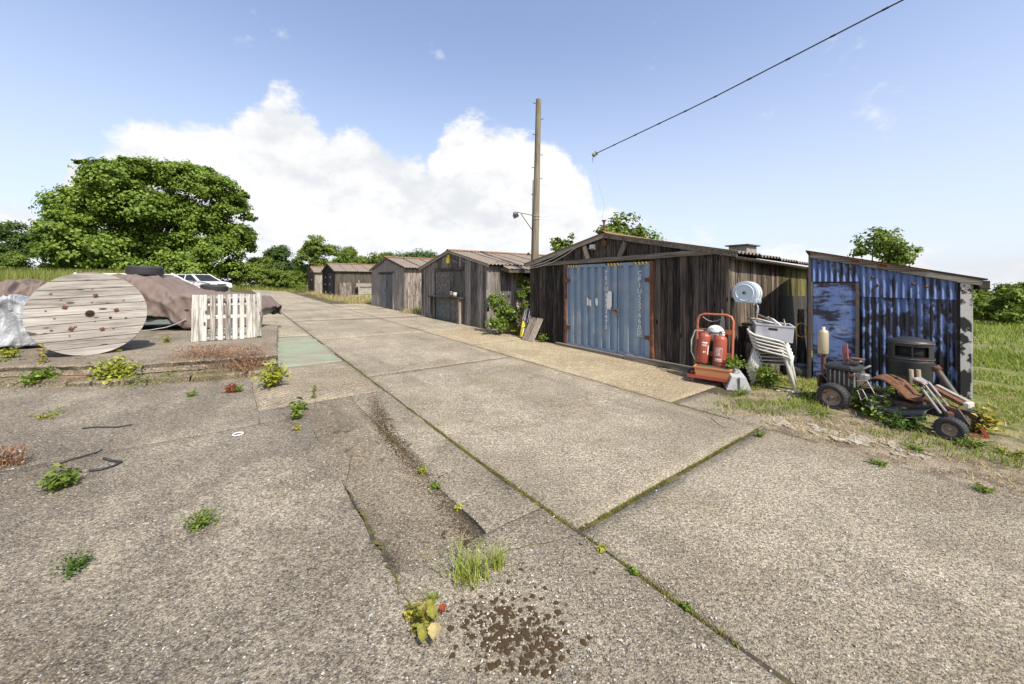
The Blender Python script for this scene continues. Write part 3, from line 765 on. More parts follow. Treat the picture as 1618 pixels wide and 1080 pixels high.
    for sx in (0, 1):
        run = ax if sx == 0 else W - ax; L = math.hypot(run, apex - eave) * ((run + .2) / run); y = ov
        slope = math.atan2(apex - eave, run); n = max(1, round((d1 + ov + .1) / .95)); wd = (d1 + ov + .1) / n
        me = None
        for i in range(n):
            if me is None:
                mb = corr_sheet(wd + .04, L, .146, .022, 5)
                # x-> -y local, y -> down the slope
                for k in range(len(mb.v)):
                    v = mb.v[k]; dn = v[:, 1]; sgn = -1 if sx == 0 else 1
                    mb.v[k] = np.stack((sgn * dn * math.cos(slope) + sgn * v[:, 2] * math.sin(slope), -v[:, 0], -dn * math.sin(slope) + v[:, 2] * math.cos(slope)), 1)
                me = mb.mesh('roof_sheet'); me.materials.append(M['roof'])
            yy = ov - i * wd
            s_ = link('roof_sheet', me, roof, (ax, yy, apex + .068 + (i % 2) * .004 - drop * (ov - yy) / d1), (random.uniform(-.004, .004), 0, 0))
    return root, fw, sw, roofz

# ---- the black garage with the container doors
def bigside(y): return M['algae_board'] if 2.25 < y < 4.4 else M['side_board']
BIG, bfw, bsw, brz = shed('black boarded garage with pale blue container doors', 2.95, 5.2, 6.8, 2.08, 2.62, 5.4, .128, M['dark_board'], M['side_board'], drop=.16,
                     door=(1.42, 3.83, 2.06), side_mats=bigside)
# gutter and soffit on the side
g_ = MB(); a = np.linspace(np.pi, 2 * np.pi, 7); P = []
for y in (.12, -5.5): P.append([(-.14 + .045 * math.cos(q), y, 2.035 + .16 * (y / 5.4) + .045 * math.sin(q)) for q in a])
g_.grid(np.array(P)); obj('gutter', g_, M['dark_steel'], BIG)
obj('soffit', MB().beam((-.08, .0, 2.045), (-.08, -5.4, 1.885), .13, .02), M['dark_beam'], BIG)
# tarred rectangle left on the side boards
obj('tarred_patch', MB().add([(-.006, -2.3, .0), (-.006, -4.5, .0), (-.006, -4.5, 1.28), (-.006, -2.3, 1.33), (.004, -2.3, 0), (.004, -4.5, 0), (.004, -4.5, 1.28), (.004, -2.3, 1.33)],
    [(0, 1, 2, 3), (7, 6, 5, 4), (0, 4, 5, 1), (1, 5, 6, 2), (2, 6, 7, 3), (3, 7, 4, 0)]), M['black_board'], BIG)
obj('beam', MB().beam((.22, .05, 2.145), (4.95, .05, 2.085), .05, .095), M['beam'], BIG)
for a, b in (((3.08, .05, 2.16), (3.2, .05, 2.46)), ((2.2, .05, 2.15), (2.05, .05, 2.47))):
    obj('strut', MB().beam(a, b, .11, .04, up=(0, 1, 0)), M['beam_z'], BIG)
sill = obj('sill_beam', MB().beam((-.1, .1, .035), (2.0, .1, .05), .12, .09, jit=.006).beam((2.05, .12, .03), (4.1, .1, .055), .1, .08, jit=.006), M['dark_beam'], BIG)
# rusty frame posts and doors
def trap(x0, x1, nrib, depth=.05, flat=.42):
    pts = []; p = (x1 - x0) / nrib
    for i in range(nrib):
        a = x0 + i * p
        pts += [(a, 0), (a + p * flat, 0), (a + p * (flat + .1), -depth), (a + p * .9, -depth)]
    return pts + [(x1, 0)]
def leaf(name, x0, x1, nrib, parent):
    pts = trap(x0, x1, nrib); P = np.array([[(x, .045 + y, z) for z in (.12, 1.96)] for x, y in pts])
    mb = MB().grid(P, smooth=False); Q = P.copy(); Q[..., 1] -= .012; mb.grid(Q, smooth=False, flip=True)
    mb.box(((x0 + x1) / 2, .02, .1), (x1 - x0, .05, .055)).box(((x0 + x1) / 2, .02, 1.995), (x1 - x0, .055, .07))
    return obj(name, mb, M['container'], parent)
lr = leaf('door', 1.47, 2.24, 3, BIG); ll = leaf('door', 2.26, 3.78, 7, BIG)
for x in (1.42, 3.83): obj('door_post', MB().bbox((x, .03, 1.04), (.075, .075, 2.0), .01), M['rust_frame'], BIG)
def text(body, size, m, parent, M4, name='lettering', ext=.0015):
    cu = bpy.data.curves.new('t', 'FONT'); cu.body = body; cu.size = size; cu.align_x = 'CENTER'; cu.extrude = ext; cu.resolution_u = 3
    t = bpy.data.objects.new('t', cu); COL.objects.link(t)
    bpy.context.view_layer.update()
    me = bpy.data.meshes.new_from_object(t.evaluated_get(bpy.context.evaluated_depsgraph_get()))
    bpy.data.objects.remove(t); bpy.data.curves.remove(cu)
    me.transform(M4); me.materials.clear(); me.materials.append(m)
    return link(name, me, parent)
def face_y(x, y, z):                                  # lettering plane on the front: reads from the road side
    return Matrix.Translation((x, y, z)) @ Matrix(((-1, 0, 0, 0), (0, 0, 1, 0), (0, 1, 0, 0), (0, 0, 0, 1)))
for i, ch in enumerate('TEIU9903475'): text(ch, .13, M['white'], ll, face_y(2.56, .0475, 1.78 - i * .118 - (.03 if i > 3 else 0)))
for i, ch in enumerate('CPIU5576603'): text(ch, .14, M['white'], lr, face_y(1.70, .0475, 1.75 - i * .122))
def rect(mb, x0, x1, z0, z1, y): return mb.box(((x0 + x1) / 2, y, (z0 + z1) / 2), (x1 - x0, .003, z1 - z0))
fr = MB()
for a in ((1.65, 1.75, .505, .511), (1.65, 1.75, .655, .661), (1.65, 1.656, .512, .654), (1.744, 1.75, .512, .654)): rect(fr, *a, .0475)
obj('check_digit_box', fr, M['white'], lr)
for x0, x1 in ((1.5, 1.83), (2.2, 2.58), (3.42, 3.76)):
    par = lr if x1 < 2 else ll
    mb = MB(); rect(mb, x0, x1, 1.985, 2.03, .0495); hs = obj('hazard_strip', mb, M['black_plastic'], par); yl = MB(); q = x0
    while q + .075 < x1:
        yl.add([(q, .053, 1.986), (q + .045, .053, 1.986), (q + .075, .053, 2.029), (q + .03, .053, 2.029), (q, .0515, 1.986), (q + .045, .0515, 1.986), (q + .075, .0515, 2.029), (q + .03, .0515, 2.029)],
               [(0, 1, 2, 3), (7, 6, 5, 4), (0, 4, 5, 1), (1, 5, 6, 2), (2, 6, 7, 3), (3, 7, 4, 0)]); q += .085
    obj('yellow_stripe', yl, M['yellow'], hs)
for z in (.5, 1.66):
    for x, par in ((1.455, lr), (3.79, ll)):
        h = MB().tube([(x, .07, z - .05), (x, .07, z + .05)], .022, 8).box((x + (.06 if x < 2 else -.05), .055, z), (.13, .014, .075)).box((x - .03, .078, z), (.05, .012, .1))
        obj('hinge', h, M['rust'], par)
for x, z, w_, h_ in ((2.47, 1.2, .13, .4), (2.83, 1.17, .07, .2), (3.02, 1.13, .06, .17), (3.1, 1.15, .05, .2)):
    n = 14; a = np.arange(n) * 2 * np.pi / n; q = 1 + RNG.uniform(-.28, .2, n)
    pt = MB().prism([(x + w_ / 2 * math.copysign(abs(math.cos(b)) ** .6, math.cos(b)) * k, z + h_ / 2 * math.copysign(abs(math.sin(b)) ** .6, math.sin(b)) * k) for b, k in zip(a, q)], 1, .046, .0485)
    obj('sticker_remains', pt, M['white'], ll)
obj('lock', MB().bbox((2.25, .075, 1.0), (.09, .05, .07), .012).tube([(2.3, .075, 1.0), (2.42, .08, 1.0)], .012, 6).tube([(2.235, .07, .97), (2.235, .09, .9)], .016, 6), M['rust'], lr)
# floodlight and rusty mast at the ridge
obj('floodlight', MB().box((2.88, .12, 2.41), (.14, .09, .1), Matrix.Rotation(.35, 3, 'X')).beam((2.86, .02, 2.47), (2.88, .1, 2.44), .02, .02), M['steel'], BIG)
MASTL = (2.6, .07, 2.5)
obj('mast', MB().tube([MASTL, (2.6, .07, 2.98)], .022, 8).box((2.6, .07, 2.985), (.09, .05, .03)).box((2.6, .05, 2.48), (.12, .06, .12)), M['rust'], BIG)
# flue box on the far roof slope
fb = MB().bbox((.62, -2.1, 2.2), (.36, .5, .36), .01); fx = obj('flue_box', fb, M['cement'], BIG)
obj('flue_lid', MB().box((.62, -2.1, 2.395), (.46, .62, .025)), M['dark_steel'], fx)
# cables slung to the gable
def sag(a, b, d, n=14):
    a, b = np.array(a, float), np.array(b, float); t = np.linspace(0, 1, n)[:, None]
    p = a + (b - a) * t; p[:, 2] -= d * 4 * (t * (1 - t))[:, 0]; return p
obj('cable', MB().tube(sag((3.6, .12, 2.42), (5.25, .1, 2.03), .06), .011, 6).tube(sag((3.4, .12, 2.44), (5.3, .1, 2.0), .12), .009, 6), M['pale_cable'], BIG)
obj('cable_loop', MB().tube(sag((.42, .025, 1.0), (.12, .02, .98), .06, 10), .006, 5), M['pale_cable'], BIG)
for (x, z, w_, h_) in ((.08, .88, .09, .5),):
    n = 16; a = np.arange(n) * 2 * np.pi / n; q = 1 + RNG.uniform(-.25, .2, n)
    obj('paint_smear', MB().prism([(x + w_ / 2 * math.cos(b) * k, z + h_ / 2 * math.sin(b) * k) for b, k in zip(a, q)], 1, .0215, .0235), M['steel'], BIG)

# ---- second garage: boarded doorway with a workbench shelf, lean-to roof
G2, f2, s2, r2 = shed('grey board garage with patched double doors and a shelf', 10.4, 5.15, 6.8, 2.05, 2.62, 5.4, .135, M['grey_board'], M['pale_board'],
                      door=(1.55, 3.85, 1.95), side_mats=lambda y: M['grey_board'] if y < .9 else M['pale_board'])
for x0, x1, m in ((1.57, 2.55, M['grey_board']), (2.58, 3.83, M['grime'])):
    d = obj('door', MB().box(((x0 + x1) / 2, .0, 1.42), (x1 - x0, .03, .98)), m, G2)
    obj('door_panel', MB().box(((x0 + x1) / 2, -.005, .42), (x1 - x0, .03, .93)), M['greenpanel'] if x0 > 2 else M['grime'], d)
obj('lintel', MB().beam((1.5, .03, 1.98), (3.9, .03, 1.98), .04, .12), M['dark_beam'], G2)
sh = obj('shelf', MB().box((2.72, .13, .93), (2.6, .24, .06), jit=.006), M['dark_beam'], G2)
for x in (1.55, 3.88): obj('shelf_leg', MB().beam((x, .18, -.05), (x, .18, .9), .09, .09), M['beam_z'] if x < 2 else M['grey_board'], sh)
obj('tin_can', MB().lathe([(0, .96), (.07, .96), (.07, 1.12), (0, 1.12)], 12, Matrix.Translation((1.95, .14, 0))), M['white_plastic'], G2)
obj('tin_can', MB().lathe([(0, .96), (.06, .96), (.05, 1.15), (0, 1.15)], 12, Matrix.Translation((2.25, .14, 0))), M['steel'], G2)
obj('bell_box', MB().bbox((2.62, .07, 2.32), (.2, .1, .24), .03).box((2.62, .06, 2.48), (.1, .04, .12)), M['yellow'], G2)
obj('wire', MB().tube(sag((2.4, .06, 2.34), (1.9, .05, 2.2), .0), .008, 5).tube(sag((1.7, .06, 2.36), (1.35, .05, 2.2), .0), .008, 5), M['white_plastic'], G2)
# lean-to along its side
lt = MB(); P = []
for y in np.linspace(-.5, -5.5, 60): P.append([(.02, y, 2.1 + .018 * math.cos(y / .146 * 2 * math.pi)), (-.55, y, 1.93 + .018 * math.cos(y / .146 * 2 * math.pi))])
lt.grid(np.array(P)); lroof = obj('lean_to_roof', lt, M['roof'], G2)
obj('fascia', MB().beam((-.5, -.5, 1.86), (-.5, -5.4, 1.86), .03, .1).beam((-.5, -.5, 1.86), (0, -.5, 1.95), .03, .1), M['dark_beam'], G2)
obj('lean_to_wall', MB().box((-.35, -3.4, .85), (.04, 3.6, 1.9)), M['grey_board'], G2)
wn = obj('window', MB().box((-.38, -2.55, 1.05), (.05, .5, .9)), M['white'], G2)
obj('pane', MB().box((-.4, -2.55, 1.08), (.03, .3, .66)), M['glass'], wn)
# ---- third garage
G3, f3, s3, r3 = shed('grey garage with a plain planked double door', 17.6, 5.1, 6.8, 2.05, 2.62, 5.5, .15, M['grey_board'], M['pale_board'], singly=False, door=(1.55, 3.7, 1.85))
for x0, x1 in ((1.58, 2.63), (2.66, 3.68)):
    d = obj('door', MB().box(((x0 + x1) / 2, -.01, .9), (x1 - x0, .03, 1.8)), M['bluegrey_board'], G3)
    n = 7; w_ = (x1 - x0) / n; j = MB()
    for i in range(n): j.box((x0 + (i + .5) * w_, .01, .9 + random.uniform(-.01, .01)), (w_ - .012, .016, 1.78))
    obj('boards', j, M['bluegrey_board'], d, kind='stuff')
    obj('latch', MB().bbox((2.64 + (.12 if x0 > 2 else -.12), .03, .95 if x0 > 2 else 1.2), (.1, .03, .1), .01), M['dark_steel'], d)
obj('lintel', MB().beam((1.45, .03, 1.88), (3.8, .03, 1.88), .05, .09), M['dark_beam'], G3)
obj('door_post', MB().beam((1.5, .02, -.05), (1.5, .02, 1.85), .07, .05), M['beam_z'], G3)
# slatted white panel against its side
wp = thing('slatted_panel', 'white slatted panel leaning on the grey garage side', 'panel', (*st2w(17.5, 7.9), float(gz(*st2w(17.5, 7.9)))), SROT)
obj('frame', MB().box((-.12, -.45, .45), (.02, .9, .95)), M['beam_z'], wp)
for i in range(10): obj('slat', MB().box((-.14, -.45, .05 + i * .1), (.022, .92, .075)), M['white_wood_x'], wp)
# ---- fourth garage, tarred doors with pale marks
G4, f4, s4, r4 = shed('long garage with black tarred doors and pale marks', 32.4, 4.7, 6.8, 2.0, 2.62, 9, .17, M['black_board'], M['dark_board'], singly=False, door=(.5, 4.2, 1.95))
for x0, x1 in ((.52, 2.33), (2.37, 4.18)):
    d = obj('door', MB().box(((x0 + x1) / 2, 0, .95), (x1 - x0, .03, 1.9)), M['black_board'], G4)
    for z in (.3, .95, 1.55): obj('pale_mark', MB().lathe([(0, .018), (.075, .018), (.075, .0), (0, 0)], 10, Matrix.Translation((x0 + 1.0 + (.2 if z > .9 and z < 1 else 0), .012, z)) @ Matrix.Rotation(-math.pi / 2, 4, 'X')), M['white'], d)
# planks stacked like a bench against its side
bn = thing('plank_stack', 'brown plank bench against the long tarred garage', 'planks', (*st2w(32.1, 8.4), float(gz(*st2w(32.1, 8.4)))), SROT)
for z, h_, d_ in ((.45, .55, 3.0), (.95, .28, 3.4), (.08, .1, 4.2)):
    obj('plank', MB().box((-.12, -1.6, z), (.12, d_, h_), jit=.01), M['beam_y'] if z < .6 else M['beam'], bn)
obj('end_post', MB().beam((-.15, -.1, -.02), (-.15, -.1, 1.35), .1, .1), M['pale_board'], bn)
obj('leaning_board', MB().box((-.1, .9, .55), (.05, .9, 1.15)), M['pale_board'], bn)
# ---- fifth garage, dark red doorway
G5, f5, s5, r5 = shed('small far garage with a dark maroon door', 41.0, 3.7, 6.8, 1.95, 2.5, 7, .17, M['grey_board'], M['pale_board'], singly=False, door=(.7, 2.9, 1.95))
M['maroon'] = m_plain('dark_maroon_paint', (.05, .018, .016), .6)
d = obj('door', MB().box((1.8, 0, .95), (2.2, .03, 1.95)), M['maroon'], G5)
obj('gable_panel', MB().prism([(1.1, 2.0), (2.6, 2.0), (1.85, 2.4)], 1, .02, .04), M['red'], G5)
obj('pale_mark', MB().lathe([(0, .02), (.11, .02), (.11, 0), (0, 0)], 10, Matrix.Translation((1.5, .012, 1.25)) @ Matrix.Rotation(-math.pi / 2, 4, 'X')), M['white'], d)

# ------------------------------------------------------------------ pole, overhead cable
pb = at(843, 413, 12.0); pz = float(gz(pb[0], pb[1])); ptop = at(849.5, 157, 12.0)
pole = thing('utility_pole', 'tall weathered timber pole with climbing rungs and a lamp arm', 'pole', (pb[0], pb[1], pz))
H = ptop[2] - pz; dx = ptop[0] - pb[0] + .03
obj('shaft', MB().tube([(dx * z / H, 0, z) for z in np.linspace(-.3, H, 12)], np.linspace(.125, .085, 12), 14), M['pole'], pole)
for i, z in enumerate((H - .12, H - .62, H - 1.1, H - 1.75, H - 2.15, H - 2.5, H - 3.0)):
    sx = -1 if i % 2 == 0 else 1; x = dx * z / H
    obj('rung', MB().tube([(x, 0, z), (x + sx * .15, 0, z), (x + sx * .16, 0, z + .03)], .011, 6), M['dark_steel'], pole)
zl = H - 3.68; x = dx * zl / H
arm = obj('lamp_arm', MB().tube([(x, 0, zl), (x - .68, -.05, zl + .13)], .012, 6).tube([(x, 0, zl - .62), (x - .48, -.03, zl + .07)], .014, 6), M['dark_steel'], pole)
obj('floodlight', MB().box((x - .64, -.05, zl + .0), (.17, .13, .11), Matrix.Rotation(-.5, 3, 'Y')).box((x - .7, -.05, zl + .07), (.05, .1, .06)).tube([(x - .66, -.05, zl + .13), (x - .64, -.05, zl + .03)], .01, 5), M['black_plastic'], arm)
obj('conduit', MB().tube([(dx * z / H - .12, -.05, z) for z in np.linspace(.5, H - 2.55, 10)], .014, 6), M['cable'], pole)
wr = MB()
for z in (zl, zl - .1): wr.tube([(dx * z / H + .13 * math.cos(q), .13 * math.sin(q), z + .01 * math.sin(3 * q)) for q in np.linspace(0, 6.28, 16)], .006, 5)
for k in range(4): wr.tube(sag((x + .1, -.05, zl - .03 - .08 * k), (x + .36 - .05 * k, -.1, zl - .02 - .09 * k), .02, 6), .004, 4)
obj('loose_wire', wr, M['pale_cable'], pole)
obj('hanging_lamp', MB().tube([(x - .1, -.05, zl - 1.1), (x - .2, -.05, zl - 1.12), (x - .24, -.05, zl - 1.16)], .004, 4).lathe([(0, -.04), (.035, -.03), (.045, 0), (.03, .03), (0, .035)], 10, Matrix.Translation((x - .24, -.05, zl - 1.19))), M['black_plastic'], pole)
# overhead cable: runs in from behind the camera's right to a stranded insulator, tail tied down to the garage mast
ins_ = at(940, 243, 8.3); far_ = at(1425, 0, 4.6); d = far_ - ins_; endp = ins_ + d * 4.2
oc = thing('overhead_cable', 'thick black overhead cable ending at a white insulator', 'cable', ins_)
p_ = sag(ins_, endp, .0, 40); bow = -np.interp(np.linspace(0, 1, 40), [0, .12, .24, 1], [0, .05, 0, -.0])
p_[:, 2] += bow
obj('line', MB().tube(p_ - ins_, .0095, 6), M['cable'], oc)
for k in range(9):
    q = p_[1 + k] - ins_; dd = d / np.linalg.norm(d); obj('spacer', MB().tube([q - dd * .03, q + dd * .03], .0135, 6), M['black_rubber'], oc)
obj('insulator', MB().lathe([(0, -.07), (.035, -.06), (.05, -.02), (.03, 0), (.055, .03), (.03, .06), (0, .07)], 12, Matrix.Rotation(.9, 4, 'Y')).tube([(0, 0, 0), (-.05, 0, -.1), (-.04, 0, -.19)], .007, 5), M['steel'], oc)
mw = BIG.matrix_basis @ Vector((2.6, .07, 2.98)); mw = np.array(mw)
q1 = at(945, 288, 8.35); q2 = at(953, 325, 8.4)
obj('drop_wire', MB().tube(np.array([ins_, (ins_ + q1) / 2, q1, q2 + [.04, 0, 0], at(951, 345, 8.45), mw]) - ins_, [.0012, .0012, .004, .0045, .0045, .0045], 5), M['pale_cable'], oc)
# guard pole that carries the far end, behind the viewer
gp = endp; gpz = float(gz(gp[0], gp[1]))
p2 = thing('utility_pole', 'timber pole carrying the far end of the cable', 'pole', (gp[0], gp[1], gpz)); obj('shaft', MB().tube([(0, 0, -.3), (0, 0, gp[2] - gpz + .3)], [.14, .1], 12), M['pole'], p2)
# ------------------------------------------------------------------ left side: cable drum, pallet, cars
RX = lambda a: Matrix.Rotation(a, 4, 'X'); RY = lambda a: Matrix.Rotation(a, 4, 'Y'); RZ = lambda a: Matrix.Rotation(a, 4, 'Z'); TR = lambda *a: Matrix.Translation(a)
DR = .715
drum = thing('cable_drum', 'large wooden cable drum with grey plank face', 'cable drum', (-7.21, 6.475, SZ), 0, rot=(R(-8), 0, R(45)))
# drum axis along local y (pointing back), face at y=0 towards the viewer, planks turned a little
PR = R(3)
def flange(parent, y0, th, rad, m, nplank=10, seedname='plank'):
    w_ = 2 * rad / nplank
    for i in range(nplank):
        a, b = -rad + i * w_ + .0045, -rad + (i + 1) * w_ - .0045
        ts = np.linspace(a, b, 6); R_ = [(math.sqrt(max(rad * rad - t * t, 0)), t) for t in ts]; L_ = [(-x, t) for x, t in R_[::-1]]
        poly = [(x * math.cos(PR) - t * math.sin(PR), x * math.sin(PR) + t * math.cos(PR)) for x, t in R_ + L_]
        hole = []
        o_ = random.uniform(-.004, .004)
        obj(seedname, MB().prism([(x, z + DR) for x, z in poly], 1, y0 + o_, y0 + th), m, parent)
ff = obj('front_flange', MB().lathe([(.0, 0), (DR - .02, 0), (DR - .02, .03), (0, .03)], 48, TR(0, .033, DR) @ RX(-math.pi / 2)), M['grey_board'], drum)
flange(ff, 0, .03, DR, M['drum'])
rm = MB(); a = np.linspace(0, 2 * np.pi, 65)
P = np.array([[(r_ * math.cos(q), y_, DR + r_ * math.sin(q)) for r_, y_ in ((DR - .03, .034), (DR + .004, .03), (DR + .004, .072), (DR - .03, .07))] for q in a])
obj('rim', rm.grid(P), M['grey_board'], ff)
bk = obj('barrel', MB().lathe([(.36, .06), (.36, .62)], 24, TR(0, 0, DR) @ RX(-math.pi / 2)), M['beam_y'], drum)
rf = obj('rear_flange', MB().lathe([(0, .62), (DR - .05, .62), (DR - .05, .68), (0, .68)], 40, TR(0, 0, DR - .03) @ RX(-math.pi / 2)), M['grey_board'], drum)
def on_face(px, py):
    """drum face point (local x, z) seen at a photo pixel"""
    Mi = (TR(*drum.location) @ drum.rotation_euler.to_matrix().to_4x4()).inverted(); o = Mi @ Vector((0, 0, EYE)); d_ = Mi.to_3x3() @ Vector(((px - CX) / F, 1, (HY - py) / F))
    k = -o.y / d_.y; q = o + d_ * k; return q.x, q.z
def hole(px, py, r_, m='darkness', ring=True):
    x, z = on_face(px, py)
    h = obj('bore_hole', MB().lathe([(0, .0), (r_, .0), (r_, .004), (0, .004)], 18, TR(x, -.002, z) @ RX(math.pi / 2)), M[m], ff)
    if ring: obj('bush_ring', MB().lathe([(r_, .0), (r_ + .012, .0), (r_ + .012, .009), (r_, .009)], 18, TR(x, -.002, z) @ RX(math.pi / 2)), M['rust'], ff)
hole(142, 495, .047); hole(174.5, 501.5, .02, ring=False)
for px, py in ((151, 466.5), (102.5, 485), (184, 489.5), (112.5, 519), (161.5, 519.5)):
    x, z = on_face(px, py); q = random.uniform(-.5, .9)
    obj('bolt_plate', MB().box((x, -.006, z), (.056, .012, .056), Matrix.Rotation(q, 3, 'Y')).box((x, -.016, z), (.022, .012, .022), Matrix.Rotation(q + .6, 3, 'Y')), M['rust'], ff)
kn = MB()
for px, py in ((195, 474), (80, 464), (96, 473), (145, 477), (86, 503), (150, 507), (199, 502), (110, 530), (119, 516), (179, 518), (81, 522), (146, 456), (72, 491), (169, 478)):
    x, z = on_face(px, py); kn.lathe([(0, .0), (.018 * random.uniform(.5, 1.2), 0), (.012, .004), (0, .004)], 8, TR(x, -.003, z) @ RX(math.pi / 2))
obj('knots', kn, M['dark_beam'], ff, kind='stuff')

# pallet on edge
pa = np.array((-6.6, 7.81)); pb_ = np.array((-5.61, 8.52)); d_ = pb_ - pa; PW = float(np.linalg.norm(d_))
pal = thing('pallet', 'flaking white wooden pallet standing on its edge', 'pallet', (pa[0], pa[1], SZ + .01), 0, rot=(R(-7), 0, math.atan2(d_[1], d_[0])))
PH = .98
for z in (.05, .5, PH - .06): obj('rail', MB().box((PW / 2, .075, z), (PW, .09, .075)), M['white_wood_x'], pal)
obj('back_board', MB().box((PW / 2, .135, PH - .18), (PW, .02, .1)), M['white_wood_x'], pal)
obj('back_board', MB().box((PW / 2, .135, .2), (PW, .02, .1)), M['white_wood_x'], pal)
xs = [(.0, .115, 0), (.122, .25, 0), (.3, .388, 0), (.432, .52, 0), (.562, .65, 0), (.688, .772, 1), (.81, .892, 0), (.93, 1.045, 0), (1.055, 1.12, 0), (1.125, 1.21, .04)]
for i, (a, b, e) in enumerate(xs):
    obj('slat', MB().box(((a + b) / 2, .015, PH / 2 + (.03 if e == .04 else 0)), (b - a, .022, PH + random.uniform(-.02, .01)), jit=.002), M['mint_wood'] if e == 1 else M['white_wood'], pal)

# a saloon car, side profile lofted; x forward, y left, z up
def wheel(parent, x, y, z, r_, w_, rim, out=1, name='wheel', hub='steel', tread=True, rk=.62):
    A = TR(x, y, z) @ RX(math.pi / 2 * (-out))
    wo_ = obj(name, MB().lathe([(r_ * rk, -w_ / 2), (r_ * .9, -w_ / 2), (r_, -w_ * .32), (r_ * 1.0, w_ * .32), (r_ * .9, w_ / 2), (r_ * rk, w_ / 2 - .01), (r_ * rk, -w_ / 2)], 36, A), M['black_rubber'], parent)
    if tread:
        tb = MB(); n = 30
        for i in range(n):
            q = i * 2 * math.pi / n
            for sgn in (-1, 1):
                tb.box((0, 0, 0), (.007, r_ * .09, w_ * .34)); v = tb.v[-1]
                rot = np.array((RZ(q) @ TR(r_ * 1.0, 0, sgn * w_ * .2) @ RX(sgn * .35)).to_4x4()); tb.v[-1] = v @ rot[:3, :3].T + rot[:3, 3]
        tb.xf(A); obj('tread', tb, M['black_rubber'], wo_, kind='stuff')
    if rim:
        obj('rim', MB().lathe([(0, w_ * .22), (r_ * .12, w_ * .24), (r_ * .16, w_ * .1), (r_ * rk * .64, w_ * .05), (r_ * rk * .8, w_ * .2), (r_ * (rk - .03), w_ * .4), (r_ * (rk + .01), w_ * .42), (r_ * (rk + .01), -w_ * .3), (0, -w_ * .3)], 28, A), M[rim], wo_)
        obj('hub', MB().lathe([(0, w_ * .4), (r_ * .13, w_ * .36), (r_ * .15, w_ * .2)], 14, A), M[hub], wo_)
    return wo_
